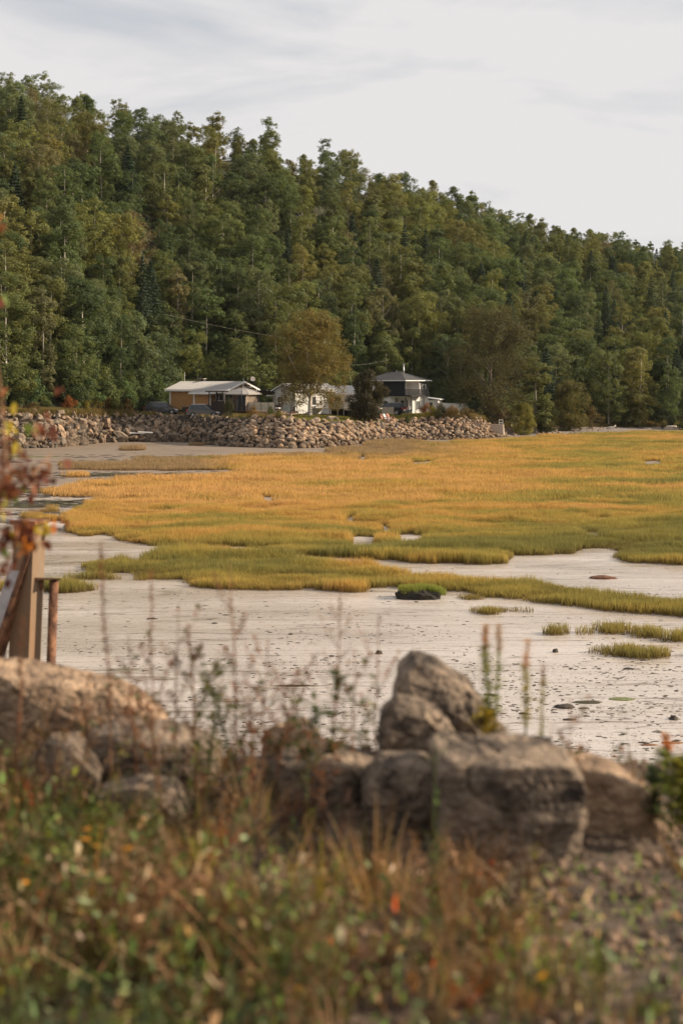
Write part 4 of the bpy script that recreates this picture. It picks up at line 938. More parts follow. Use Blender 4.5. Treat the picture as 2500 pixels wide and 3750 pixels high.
fl = MB().tube([(-1.9,2.2,5.4),(-1.9,2.2,7.35)], .10, 10).build('chimney_pipe', M['alloy'], mh, smooth=True); MB().lathe([(.13,7.3),(.16,7.36),(.16,7.45),(.1,7.5)], 10, (-1.9,2.2,0)).build('pipe_cap', M['alloy'], fl)
MB().box(-4.3,-3.8,B_/2-.2,B_/2+.25,6.2,6.5).build('roof_vent', M['black'], mh)
MB().box(-2.8,.6,-.3,1.45,-.4,-.02).build('porch_floor', M['concrete'], mh)
# annex on the right
ax = frame('lean_to_annex', 1566, 219, 2.9, R(20), label='small white lean-to annex at the right end of the mansard house', cat='annex')
MB().box(-.9,1.5,0,2.6,-.4,2.0).build('wall', M['siding'], ax); MB().hexa([(-1.1,-.3,2.35),(1.8,-.3,2.0),(1.8,2.8,2.0),(-1.1,2.8,2.35),(-1.1,-.3,2.47),(1.8,-.3,2.12),(1.8,2.8,2.12),(-1.1,2.8,2.47)]).build('roof', M['white'], ax)
window(ax, .5, 1.1, 0, .5, .95, 'x', 0)
# white fence
fe = empty('white_fence', (X(1603,214), 214, 2.55), label='plain white board fence running from the mansard house to the dark cedar', cat='fence')
p0 = Vector((0,0,0)); p1 = Vector((X(1738,208)-X(1603,214), 208-214, -.15)); nseg = 30; d_ = (p1-p0)/nseg; pm = MB().box(0, d_.length*.985, -.02, .02, -.3, 1.95); pmm = mesh('board', pm.v, pm.f, M['white'])
for i in range(nseg): link('board', pmm, fe, p0 + d_*i, (0,0,math.atan2(d_.y, d_.x)))
MB().bar(p0+Vector((0,-.06,1.97)), p1+Vector((0,-.06,1.97)), .1, .05).build('cap_rail', M['white'], fe)
# beige privacy panel by the black car
t = frame('beige_screen', 1418, 198, 2.75, R(0), label='beige board panel standing beside the black SUV', cat='screen')
for i in range(14): MB().box(-.88+i*.126,-.88+i*.126+.12,-.02,.02,.45,1.4).build('board', M['greywood'], t)
for x in (-.8,.8): MB().box(x-.04,x+.04,.03,.1,-.1,1.38).build('post', M['greywood'], t)
# garden chairs
def adir(px_, Y, th, c_, lb):
    t = frame('garden_chair', px_, Y, ground(px_, Y), th, label=lb, cat='chair', group='wooden garden chairs on the lawn'); m_ = mat('painted_wood', c_, .7, .1)
    for i in range(5): MB().bar((-.24+i*.12,.25,.3), (-.27+i*.135,.62,1.02-.04*abs(i-2)), .1, .02).build('back_slat', m_, t)
    for i in range(4): MB().box(-.26,.26,-.3+i*.13,-.19+i*.13,.36-i*.02,.38-i*.02).build('seat_slat', m_, t)
    for x in (-.33,.33):
        MB().box(x-.05,x+.05,-.35,.4,.55,.58).build('arm', m_, t); MB().box(x-.03,x+.03,-.33,-.27,0,.55).build('leg', m_, t); MB().bar((x,-.25,.3),(x,.6,.03),.04,.1).build('leg', m_, t)
adir(1408, 188.5, R(-60), (.46,.20,.14), 'faded red garden chair, leftmost on the lawn by the maple')
adir(1419, 188.9, R(-60), (.60,.60,.60), 'white and blue garden chair between the two red ones')
adir(1431, 189.4, R(-55), (.36,.15,.10), 'brownish-red garden chair, rightmost beside the black fire pit')
t = empty('fire_pit', (X(1450,187.5), 187.5, ground(1450,187.5)), label='black conical iron fire pit on legs at the lawn edge', cat='fire pit')
MB().lathe([(.3,.28),(.33,.34),(.28,.5),(.16,.8),(.07,.95),(.06,1.25)], 12).build('body', M['black'], t, smooth=True)
for k_ in range(3): a_ = k_*2.09; MB().bar((.36*math.cos(a_),.36*math.sin(a_),0),(.24*math.cos(a_),.24*math.sin(a_),.34),.035,.035).build('leg', M['black'], t)
def chim(px_, Y, s, lb, c_=(.03,.022,.022)):
    t = empty('chiminea', (X(px_,Y), Y, ground(px_,Y)), label=lb, cat='chiminea'); m_ = mat('dark_clay', c_, .6, .2)
    MB().lathe([(.12*s,.1*s),(.26*s,.22*s),(.30*s,.38*s),(.24*s,.56*s),(.11*s,.70*s),(.085*s,.95*s),(.11*s,1.1*s)], 14).build('body', m_, t, smooth=True)
    for k_ in range(3): a_ = k_*2.09; MB().bar((.2*s*math.cos(a_),.2*s*math.sin(a_),0),(.14*s*math.cos(a_),.14*s*math.sin(a_),.2*s),.04,.04).build('leg', M['black'], t)
chim(1076, 190, 1.0, 'dark clay chiminea standing at the white cottage corner'); chim(1668, 208, 1.0, 'black chiminea in front of the white yard fence', (.012,.012,.012))
# grill
t = frame('grill', 1470, 209, 2.85, R(10), label='black barbecue grill between the black SUV and the porch', cat='grill')
MB().box(-.35,.35,-.22,.22,.75,.95).build('firebox', M['black'], t, bevel=.03); MB().box(-.33,.33,-.2,.2,.953,1.15).build('lid', M['black'], t, bevel=.06)
for x in (-.3,.3):
    for y in (-.17,.17): MB().box(x-.02,x+.02,y-.02,y+.02,0,.75).build('leg', M['black'], t)
MB().box(.37,.65,-.18,.18,.88,.91).build('side_shelf', M['black'], t)
# parasol
t = empty('parasol', (X(1600,204), 204, 2.7), label='closed pale pink parasol beside the orange bush', cat='parasol'); MB().tube([(0,0,-.3),(0,0,2.3)], .025, 6).build('pole', M['greywood'], t)
pk = mat('faded_pink_fabric', (.50,.36,.32), .85, .1); MB().lathe([(.03,2.28),(.07,2.1),(.12,1.6),(.17,1.05),(.15,.98),(.04,1.2)], 9).build('canopy', pk, t)
for px_, Y, lb in ((1640,205,'low dark garden bench against the white fence'),(1612,206,'dark garden seat with high back near the parasol')):
    t = frame('garden_bench', px_, Y, 2.5, R(8), label=lb, cat='bench')
    MB().box(-.7,.7,-.25,.25,.38,.45).build('seat', M['darkwood'], t); MB().box(-.7,.7,.26,.31,.45,1.0).build('backrest', M['darkwood'], t)
    for x in (-.62,.62):
        for y in (-.2,.2): MB().box(x-.04,x+.04,y-.04,y+.04,-.15,.38).build('leg', M['darkwood'], t)
# seated person on the porch
def skin(name, verts, edges, rad, mt, parent, sub=2):
    m = bpy.data.meshes.new(name); m.from_pydata(verts, edges, []); o = link(name, m, parent); o.modifiers.new('s', 'SKIN')
    for i, r_ in enumerate(rad): m.skin_vertices[0].data[i].radius = (r_, r_)
    m.skin_vertices[0].data[0].use_root = True
    o.modifiers.new('d', 'SUBSURF').levels = sub; o.modifiers['d'].render_levels = sub; m.materials.append(mt); return o
pr = frame('person', 1497, 211.6, 2.88, R(25), label='person in white top with reddish hair sitting on the porch', cat='person')
skinm = mat('skin', (.45,.27,.19), .6, .05); cloth = mat('white_cloth', (.62,.60,.58), .85, .08); hairm = mat('auburn_hair', (.16,.05,.025), .7, .2); dark = mat('dark_trousers', (.03,.03,.04), .85)
skin('body', [(0,.05,.5),(0,.08,.75),(0,.08,.98),(0,.05,1.1),(0,.02,1.2),(-.19,.05,.98),(-.24,-.02,.75),(-.12,-.22,.68),(.19,.05,.98),(.24,-.02,.75),(.12,-.22,.68)],
     [(0,1),(1,2),(2,3),(3,4),(2,5),(5,6),(6,7),(2,8),(8,9),(9,10)], [.15,.14,.13,.055,.095,.06,.05,.035,.06,.05,.035], cloth, pr)
skin('trousers', [(0,.05,.5),(-.1,-.02,.49),(-.12,-.42,.5),(-.12,-.46,.08),(-.12,-.6,.04),(.1,-.02,.49),(.12,-.42,.5),(.12,-.46,.08),(.12,-.6,.04)], [(0,1),(1,2),(2,3),(3,4),(0,5),(5,6),(6,7),(7,8)], [.13,.1,.075,.05,.04,.1,.075,.05,.04], dark, pr)
v_, f_ = ICO[2]
link('head', mesh('head', [(p.x*.085, p.y*.10+.0, p.z*.12+1.24) for p in v_], f_, skinm, True), pr); link('hair', mesh('hair', [(p.x*.10, p.y*.105+.03, p.z*.125+1.265) for p in v_ ], [q for q in f_ if (v_[q[0]].y > -.45 or v_[q[0]].z > .45)], hairm, True), pr)
t = frame('porch_chair', 1497, 211.7, 2.88, R(25), label='dark porch chair holding the seated person', cat='chair')
MB().box(-.28,.28,-.22,.26,.36,.41).build('seat', M['black'], t); MB().box(-.28,.28,.27,.31,.41,1.0).build('backrest', M['black'], t)
for x in (-.25,.25):
    for y in (-.2,.28): MB().box(x-.02,x+.02,y-.02,y+.02,0,.36).build('leg', M['black'], t)
# lawn wire fence stakes
for i, px_ in enumerate((1062,1088,1114,1130,1155,1181)):
    Y = 174.2 + i*.9; t = MB().box(-.025,.025,-.025,.025,-.3,.85).build('fence_stake', M['black'], None, (X(px_,Y),Y,ground(px_,Y)), label=['thin dark stake on the lawn next to the lower deck','thin dark stake on the lawn before the chiminea','thin dark stake just left of the birch trunk','thin dark stake just right of the birch trunk','thin dark stake on the lawn below the stairs','thin dark stake nearest the beige deck screen'][i], cat='stake', group='thin stakes of the lawn wire fence')
# low wooden handrail by the cottage wall
t = empty('small_handrail', (X(1103,189.5),189.5,ground(1103,189.5)), label='short brown wooden handrail against the bright cottage wall', cat='handrail')
for x in (-.1,.2): MB().box(x-.04,x+.04,-.04,.04,-.1,.7).build('post', M['deckwood'], t)
MB().bar((-.15,0,.72),(.25,0,.74),.08,.06).build('rail', M['deckwood'], t); MB().bar((.25,0,.7),(.75,0,.35),.05,.05).build('rail', M['deckwood'], t)
# concrete block with white stand, planks, driftwood
t = MB().hexa([(-1.3,-.5,-.6),(.62,-.5,-.6),(.62,.8,-.6),(-1.3,.8,-.6),(-1.3,-.45,1.0),(.55,-.45,.92),(.55,.7,.92),(-1.3,.7,1.0)]).build('concrete_block', M['concrete'], None, (X(1828,199),199,.75), (0,0,R(-12)), bevel=.03, label='beige concrete block ending the stone revetment', cat='block')
t = empty('white_stand', (X(1833,199.2),199.2,1.68), label='small white wooden stand on top of the concrete block', cat='stand')
for x in (-.25,.25):
    for y in (-.12,.2): MB().box(x-.03,x+.03,y-.03,y+.03,0,.68).build('leg', M['white'], t)
for z in (.2,.62): MB().box(-.3,.3,-.16,.24,z,z+.08).build('shelf', M['white'], t)
for i, (a_, b_) in enumerate((((475,1585),(530,1587)),((505,1581),(560,1584)))):
    Y = 180.6; pa, pb = P(*a_, Y), P(*b_, Y+.4); MB().bar(pa, pb, .2, .14).build('plank', M['white'], None, label=['white weathered plank lying lower on the revetment rocks','white weathered plank lying upper right on the revetment rocks'][i], cat='plank', group='white planks on the rocks')
M['drift'] = mat('bleached_driftwood', (.52,.46,.39), .85, .12, 4)
def drift(pts, r_, lb): 
    c_ = Vector(pts[0]); MB().tube([Vector(p)-c_ for p in pts], r_, 8).build('driftwood_log', M['drift'], None, c_, smooth=True, label=lb, cat='driftwood')
drift([P(2220,1567,219), P(2238,1566,219), P(2247,1563,219), P(2253,1557,219)], [.16,.18,.12,.08], 'bleached driftwood log with an upturned end on the beach')
drift([P(2438,1562,223), P(2458,1561,223), P(2476,1562,223)], [.14,.15,.1], 'straight pale log on the beach near the right edge')
drift([P(2355,1568,218), P(2382,1570,217.5)], [.06,.05], 'thin pale driftwood stick on the right beach')
# lawn boulders by the deck
for i, (px_, s_, lb) in enumerate(((1206,.5,'upright grey boulder under the back deck corner'),(1216,.55,'long low boulder beside the back deck posts'),(1234,.5,'pale rounded boulder right of the back deck post'))):
    Y = 176.5; o = link('lawn_boulder', RR[i], None, (X(px_,Y),Y,ground(px_,Y)+.15), (.3*i,0,i), (s_,s_,s_), label=lb, cat='boulder'); o['tint'] = (1,1,1)
# power lines
for i, (a_, b_, Y1, Y2) in enumerate((((600,1150),(1250,1262),205,212),((1200,1330),(1420,1318),210,214))):
    A0, B0 = P(*a_, Y1), P(*b_, Y2); pts = []
    for k_ in range(13): t0 = k_/12; q_ = A0.lerp(B0, t0); q_.z -= .5*math.sin(math.pi*t0); pts.append(q_ - A0)
    MB().tube(pts, .012, 5).build('power_line', M['greywood'], None, A0, label=['upper thin power line crossing before the trees left of the birch','lower thin power line crossing behind the birch'][i], cat='power line')

# thin evening haze
hm = bpy.data.materials.new('haze'); hm.use_nodes = True; hn = hm.node_tree.nodes; hn.clear(); ho = hn.new('ShaderNodeOutputMaterial'); hv = hn.new('ShaderNodeVolumePrincipled')
hv.inputs['Density'].default_value = .00004; hv.inputs['Color'].default_value = (.86,.88,.90,1); hv.inputs['Anisotropy'].default_value = .2; hm.node_tree.links.new(hv.outputs[0], ho.inputs['Volume'])
hz = MB().box(-3050, 3050, -320, 4050, -1.5, 90).build('haze', hm, kind='stuff'); hz.display_type = 'WIRE'

# ------------------------------------------------------------------ marsh grass
def inpoly(px, py, poly):
    x = np.asarray(px); y = np.asarray(py); ins = np.zeros(len(x), bool); n = len(poly); j = n-1
    for i in range(n):
        xi, yi = poly[i]; xj, yj = poly[j]
        if yi != yj: c = ((yi > y) != (yj > y)) & (x < (xj-xi)*(y-yi)/(yj-yi)+xi); ins ^= c
        j = i
    return ins
MAIN = [(239,1919),(263,1955),(319,1963),(383,1955),(423,1971),(510,1991),(606,1999),(797,1999),(917,2007),(996,2018),(1116,2034),(1250,2044),(1409,2054),(1600,2063),(1696,2064),(1844,2064),(1860,2048),(1848,2030),(1760,2014),(1744,1996),
        (1790,2020),(1856,2029),(1888,2032),(2000,2035),(2087,2030),(2107,2012),(2207,2006),(2286,2020),(2266,2040),(2310,2064),(2500,2064),(3100,2068),(3100,1583),(2500,1586),(2228,1590),(2133,1596),(2000,1601),(1836,1614),(1700,1620),(1560,1624),(1490,1640),(1400,1654),
        (1330,1668),(1250,1672),(1100,1662),(960,1670),(893,1676),(765,1692),(860,1720),(900,1735),(717,1751),(478,1759),(343,1771),(231,1795),(231,1819),(383,1819),(359,1839),(295,1871),(239,1895)]
SEC = [(614,2018),(694,2006),(900,2014),(1000,2028),(1116,2044),(1250,2060),(1346,2064),(1489,2084),(1696,2108),(1760,2112),(1936,2108),(2127,2140),(2286,2164),(2500,2182),(3000,2215),(3000,2290),(2500,2257),(2286,2236),(2167,2224),(2047,2216),(1944,2200),(1792,2184),(1680,2164),(1601,2164),(1457,2148),(1370,2152),(1354,2168),(1250,2168),(1132,2158),(1036,2162),(877,2158),(702,2154),(694,2122),(518,2122),(510,2098),(359,2102),(319,2078),(330,2058),(430,2040),(494,2048),(558,2032)]
PATCH = [(SEC,1),(MAIN,1),
 ([(231,1700),(400,1697),(600,1694),(797,1690),(870,1700),(860,1716),(797,1722),(400,1722),(250,1720)],1),
 ([(159,2140),(240,2130),(331,2150),(325,2170),(200,2174),(159,2168)],1),([(-60,2150),(32,2140),(32,2166),(-60,2172)],1),
 ([(223,2108),(350,2104),(466,2112),(460,2126),(330,2128),(240,2122)],.8),
 ([(2194,2285),(2302,2282),(2300,2318),(2210,2323)],1),([(2310,2300),(2400,2296),(2437,2318),(2425,2335),(2330,2330)],1),([(2445,2318),(2600,2320),(2600,2352),(2470,2350)],1),
 ([(2174,2375),(2280,2366),(2461,2385),(2470,2408),(2330,2416),(2190,2400)],1),([(2455,2385),(2600,2385),(2600,2402),(2470,2398)],.8),
 ([(1904,2300),(2010,2296),(2151,2302),(2155,2322),(2050,2326),(1920,2312)],.55),([(1766,2232),(1800,2222),(1944,2244),(1930,2256),(1790,2250)],.45),([(1680,2168),(1790,2180),(1800,2200),(1700,2180)],.4),([(2040,2335),(2055,2335),(2055,2350),(2040,2350)],.6),([(1735,2215),(1750,2215),(1750,2240),(1735,2240)],.5),
 ([(1342,1628),(1400,1618),(1500,1616),(1574,1626),(1560,1640),(1440,1648),(1350,1644)],1),([(1212,1648),(1290,1640),(1373,1652),(1372,1676),(1290,1680),(1216,1668)],1),
 ([(508,1684),(552,1684),(552,1692),(508,1692)],1),([(560,1684),(800,1676),(830,1686),(580,1692)],.8),([(90,1885),(130,1878),(215,1890),(225,1905),(160,1912),(100,1905)],.8),([(250,1735),(300,1735),(300,1746),(250,1746)],.7),
 ([(458,1640),(515,1640),(515,1650),(458,1650)],1),([(163,1862),(209,1862),(209,1875),(163,1875)],1),([(705,1628),(730,1628),(730,1634),(705,1634)],1),([(182,1798),(231,1795),(231,1815),(190,1812)],1),([(1684,1618),(1716,1618),(1716,1624),(1684,1624)],1)]
HOLES = [[(933,1822),(980,1818),(1044,1824),(1040,1838),(960,1838)],[(1255,1968),(1330,1964),(1392,1972),(1380,1986),(1280,1986)],[(1441,1958),(1500,1952),(1570,1962),(1540,1970),(1470,1970)],[(1300,1672),(1370,1676),(1340,1684),(1290,1682)],
         [(2108,1954),(2200,1950),(2240,1956),(2150,1960)],[(1480,1692),(1600,1690),(1605,1697),(1490,1698)],[(2330,1690),(2430,1688),(2440,1695),(2330,1697)],[(1380,1925),(1440,1922),(1440,1928),(1380,1930)],[(1255,1896),(1310,1892),(1310,1898),(1255,1900)],[(2170,1896),(2240,1893),(2240,1899),(2175,1902)]]
def gh(y): return .05*(y-HY)
SEC = [(x, y + (gh(y)*(.45 if x < 1400 else .9) if i < 14 or i > len(SEC)-5 else 0)) for i, (x, y) in enumerate(SEC)]
PATCH = [(SEC if i == 0 else p if i == 1 or p[0][1] < 1760 else [(x, min(y + gh(y)*.35, max(q[1] for q in p)-3) if y < sum(q[1] for q in p)/len(p) else y) for x, y in p], d) for i, (p, d) in enumerate(PATCH)]
HOLES = [[(x, y + (gh(y) if y > sum(q[1] for q in p)/len(p) else 0)) for x, y in p] for p in HOLES]
def grassmat():
    m = bpy.data.materials.new('marsh_grass'); m.use_nodes = True; t = m.node_tree; n = t.nodes; l = t.links; n.clear(); out = n.new('ShaderNodeOutputMaterial')
    ge = n.new('ShaderNodeNewGeometry'); sp = n.new('ShaderNodeSeparateXYZ'); l.new(ge.outputs['Position'], sp.inputs[0])
    mp = n.new('ShaderNodeMapping'); mp.inputs['Scale'].default_value = (.06,.14,0); l.new(ge.outputs['Position'], mp.inputs[0])
    no = n.new('ShaderNodeTexNoise'); no.inputs['Scale'].default_value = 1; no.inputs['Detail'].default_value = 5; no.inputs['Roughness'].default_value = .6; no.inputs['Distortion'].default_value = 1.2; l.new(mp.outputs[0], no.inputs['Vector'])
    # distance shift: green at the near edge, gold further off
    mr = n.new('ShaderNodeMapRange'); mr.inputs[1].default_value = 62; mr.inputs[2].default_value = 98; mr.inputs[3].default_value = -.10; mr.inputs[4].default_value = .20; l.new(sp.outputs[1], mr.inputs[0])
    mr3 = n.new('ShaderNodeMapRange'); mr3.inputs[1].default_value = -6; mr3.inputs[2].default_value = 26; mr3.inputs[3].default_value = .05; mr3.inputs[4].default_value = -.19; l.new(sp.outputs[0], mr3.inputs[0])
    nm = n.new('ShaderNodeMath'); nm.operation = 'MULTIPLY_ADD'; l.new(no.outputs[0], nm.inputs[0]); nm.inputs[1].default_value = 1.3; nm.inputs[2].default_value = -.15
    a = n.new('ShaderNodeMath'); l.new(nm.outputs[0], a.inputs[0]); l.new(mr.outputs[0], a.inputs[1])
    a2 = n.new('ShaderNodeMath'); l.new(a.outputs[0], a2.inputs[0]); l.new(mr3.outputs[0], a2.inputs[1])
    cr = n.new('ShaderNodeValToRGB'); e = cr.color_ramp.elements; e[0].position = .28; e[0].color = (.25,.225,.07,1); e[1].position = .76; e[1].color = (.64,.39,.14,1)
    x = e.new(.45); x.color = (.40,.32,.085,1); x = e.new(.58); x.color = (.56,.355,.10,1)
    l.new(a2.outputs[0], cr.inputs[0])
    mrr = n.new('ShaderNodeMapRange'); mrr.inputs[3].default_value = .75; mrr.inputs[4].default_value = 1.25; l.new(ge.outputs['Random Per Island'], mrr.inputs[0])
    m2 = n.new('ShaderNodeMix'); m2.data_type='RGBA'; m2.blend_type='MULTIPLY'; m2.inputs[0].default_value=1; l.new(cr.outputs[0], m2.inputs[6]); l.new(mrr.outputs[0], m2.inputs[7])
    # per clump tint
    m3 = n.new('ShaderNodeMix'); m3.data_type='RGBA'; m3.blend_type='MULTIPLY'; m3.inputs[0].default_value=1; l.new(m2.outputs[2], m3.inputs[6]); l.new(tint_nodes(t), m3.inputs[7])
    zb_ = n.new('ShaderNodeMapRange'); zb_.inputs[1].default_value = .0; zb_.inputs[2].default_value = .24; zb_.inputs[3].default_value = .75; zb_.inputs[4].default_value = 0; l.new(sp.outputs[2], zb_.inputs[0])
    m4 = n.new('ShaderNodeMix'); m4.data_type='RGBA'; l.new(zb_.outputs[0], m4.inputs[0]); l.new(m3.outputs[2], m4.inputs[6]); m4.inputs[7].default_value = (.13,.075,.03,1)   # shade among the stem bases painted in, tinted like dead brown thatch
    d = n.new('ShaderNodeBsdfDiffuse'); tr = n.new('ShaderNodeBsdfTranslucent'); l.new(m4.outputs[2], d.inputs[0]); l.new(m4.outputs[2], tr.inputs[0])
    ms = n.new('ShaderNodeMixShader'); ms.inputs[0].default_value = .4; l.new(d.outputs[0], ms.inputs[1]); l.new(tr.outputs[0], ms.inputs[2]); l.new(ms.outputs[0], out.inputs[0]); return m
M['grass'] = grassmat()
def tuft(seed, n=60, rad=.3, h=.5, wd=.016, mt='grass', lean=.25, name='tuft'):
    rs = np.random.RandomState(seed); V = []; Fc = []
    for i in range(n):
        a = rs.uniform(0, 6.28); r = rad * rs.uniform(0, 1) ** .5; x, y = r*math.cos(a), r*math.sin(a); hh = h * rs.uniform(.6, 1.1); az = rs.uniform(0, 6.28); ld = rs.uniform(0, 6.28); ln = hh*lean*rs.uniform(.2,1.4)
        ux, uy = math.cos(az)*wd/2, math.sin(az)*wd/2; b = len(V)
        V += [(x-ux,y-uy,-.02),(x+ux,y+uy,-.02),(x+ln*.35*math.cos(ld)+ux*.8,y+ln*.35*math.sin(ld)+uy*.8,hh*.55),(x+ln*.35*math.cos(ld)-ux*.8,y+ln*.35*math.sin(ld)-uy*.8,hh*.55),(x+ln*math.cos(ld),y+ln*math.sin(ld),hh)]
        Fc += [[b,b+1,b+2,b+3],[b+3,b+2,b+4]]
    return mesh(name, V, Fc, M[mt])
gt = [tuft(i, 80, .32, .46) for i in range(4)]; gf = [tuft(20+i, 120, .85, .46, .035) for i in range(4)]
mg = empty('marsh_grass', P(1250, 1800, 99), label='golden and green salt-marsh grass spreading over the mud flat', cat='marsh grass')
mg['kind'] = 'stuff'
og = Vector(mg.location)
def P0(px_, py_): Y = H*F/(py_-HY); return Vector((X(px_, Y), Y, 0))
srcN = []; srcF = []
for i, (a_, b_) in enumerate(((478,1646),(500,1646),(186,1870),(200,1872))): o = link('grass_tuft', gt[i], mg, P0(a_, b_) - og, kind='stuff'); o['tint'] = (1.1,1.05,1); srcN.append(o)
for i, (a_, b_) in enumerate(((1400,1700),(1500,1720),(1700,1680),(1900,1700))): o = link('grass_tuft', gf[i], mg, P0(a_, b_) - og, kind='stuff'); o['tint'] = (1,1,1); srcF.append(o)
rs = np.random.RandomState(5)
def gscatter(ylo, yhi, spacing, sources, name):
    xs = np.arange(-.46*yhi, .46*yhi, spacing) if False else np.arange(-.36*yhi, .36*yhi, spacing); ys = np.arange(ylo, yhi, spacing)
    gx_, gy_ = np.meshgrid(xs, ys); gx_ = gx_.ravel() + rs.uniform(-.5,.5,gx_.size)*spacing; gy_ = gy_.ravel() + rs.uniform(-.5,.5,gy_.size)*spacing
    px_ = 1250 + gx_*F/gy_; py_ = HY + H*F/gy_
    # ragged edges: warp the test position
    wx_ = np.array([noise.noise(Vector((a*.45, b*.45, 9))) for a, b in zip(gx_, gy_)]); 
    wy_ = np.array([noise.noise(Vector((a*.5, b*.5, 19))) for a, b in zip(gx_, gy_)])
    tpx = px_ + wx_*14*(100/gy_); tpy = py_ + wy_*6*(80/gy_)
    ok = np.zeros(len(px_), bool); pr_ = rs.uniform(0, 1, len(px_))
    for poly, dens in PATCH: ok |= inpoly(tpx, tpy, poly) & (pr_ < dens)
    for hl in HOLES: ok &= ~inpoly(tpx, tpy, hl)
    # little channels
    ch = np.array([abs(noise.noise(Vector((a*.035, b*.16, 2)))) for a, b in zip(gx_, gy_)]); ok &= ~((ch < .012) & (gy_ > 75) )
    gx_, gy_ = gx_[ok], gy_[ok]; n = len(gx_)
    hs = np.array([.86 + .55*noise.noise(Vector((a*.12, b*.3, 5))) + .75*noise.noise(Vector((a*.33, b*.7, 15))) for a, b in zip(gx_, gy_)])*rs.uniform(.85,1.15,n); hs = np.clip(hs, .3, 1.5)
    hs *= np.where(gy_ < 58, .8, 1)
    low = np.clip((900-px_[ok])/200,0,1)*np.clip((1745-py_[ok])/25,0,1); low = np.maximum(low, np.clip((1690-py_[ok])/25,0,1)*np.clip((1800-px_[ok])/350,0,1)); low = np.clip(low + rs.normal(size=n)*.12, 0, 1)
    ti = rs.uniform(.88,1.12,(n,1))*np.array([[1,1,1]]); ti = ti*(1-low[:,None]) + low[:,None]*ti*np.array([[.55,.64,1.0]])
    sc = np.stack([np.ones(n), np.ones(n), hs], 1)*1.0
    pts = np.stack([gx_-og.x, gy_-og.y, np.zeros(n)], 1); rot = np.stack([rs.normal(size=n)*.05, rs.normal(size=n)*.05, rs.uniform(0,6.28,n)], 1)
    return scatter(name, pts, rot, sc, sources, ti, mg, kind='stuff'), n
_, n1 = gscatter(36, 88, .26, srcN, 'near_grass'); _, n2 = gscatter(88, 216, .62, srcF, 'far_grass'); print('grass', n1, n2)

# sod block
sb = empty('sod_block', P0(1530, 2190), label='black clump of peaty mud capped with bright green grass', cat='sod clump')
v_, f_ = ICO[3]; M['peat'] = mat('black_peat', (.018,.014,.01), .9, .4, 6, .8, 12)
link('peat', mesh('peat', [(max(-.82,min(.82,p.x*1.0))*.92*(1+.12*noise.noise(p*3)), p.y*.5*(1+.25*noise.noise(p*3)), max(-.1,.30*(max(0,p.z)**.6 if p.z>0 else p.z)+.10*noise.noise(p*3.5))) for p in v_], f_, M['peat'], False), sb)
sg = [(x_, y_, .27*math.sqrt(max(0,1-(x_/.95)**2-(y_/.55)**2))) for x_, y_ in [(rnd.uniform(-.62,.84), rnd.uniform(-.42,.45)) for _ in range(70)] if (x_/.9)**2+(y_/.5)**2 < 1 and y_ > -.2 + .14*math.sin(x_*5) and (x_ > -.5 or y_ > .1)]
scatter('sod_grass', sg, [(0,0,rnd.uniform(0,6)) for _ in sg], [(.55,.55,.6) for _ in sg], srcN, [(.7,.95,.8) for _ in sg], sb, kind='stuff')

# lawn grass + bank weeds
M['lawn'] = leafmat('lawn_grass', trans=.3, fixed=(.17,.165,.045), nscale=.3, hue2=(1.35,1.0,.7)); lt_ = [tuft(40+i, 60, .4, .16, .03, 'lawn', .4, 'lawn_tuft') for i in range(2)]
M['dryweed'] = leafmat('dry_bank_weed', trans=.3, fixed=(.21,.155,.065), nscale=.5, hue2=(.6,.9,.5)); dw = [tuft(50+i, 70, .4, .55, .03, 'dryweed', .5, 'weed_tuft') for i in range(2)]
lg = empty('lawn_grass', P(1300,1540,185), label='short green lawn grass around the houses', cat='grass', kind='stuff'); lo_ = Vector(lg.location)
sL = [link('lawn_tuft', m_, lg, (i*.5, 0, -.02), kind='stuff') for i, m_ in enumerate(lt_)]; sW = [link('weed_tuft', m_, lg, Vector((X(420+i*9,187),187,ground(420,187)))-lo_, kind='stuff') for i, m_ in enumerate(dw)]
pt = []; pw = []
for _ in range(9000):
    px_ = rnd.uniform(-100, 1860); T = top(px_); B = max(ip(px_, *BASE), T+2); Y = T + rnd.random()*(B-T)
    q_ = Vector((X(px_,Y), Y, ground(px_,Y))) - lo_
    if px_ > 1040 and px_ < 1600: pt.append(q_)
    elif 480 < px_ < 850 and Y - T < 9:
        if Y - T < 1.2 and rnd.random() < .25: pw.append(q_)
    elif Y - T < 5 or rnd.random() < .3: pw.append(q_)
for _ in range(900):
    px_ = rnd.uniform(1900, 2600); Y = top(px_) + rnd.uniform(-2, 3); pw.append(Vector((X(px_,Y), Y, ground(px_,Y))) - lo_)
for _ in range(700):
    px_ = rnd.uniform(-100, 500) if rnd.random() < .6 else rnd.uniform(1560, 1800); Y = top(px_) + rnd.uniform(-.4, 1.4); pw.append(Vector((X(px_,Y), Y, ground(px_,Y))) - lo_)
scatter('lawn_blades', pt, [(0,0,rnd.uniform(0,6)) for _ in pt], [rnd.uniform(.6,1.2) for _ in pt], sL, None, lg, kind='stuff')
scatter('bank_weeds', pw, [(0,0,rnd.uniform(0,6)) for _ in pw], [rnd.uniform(.5,1.15) for _ in pw], sW, None, lg, kind='stuff')

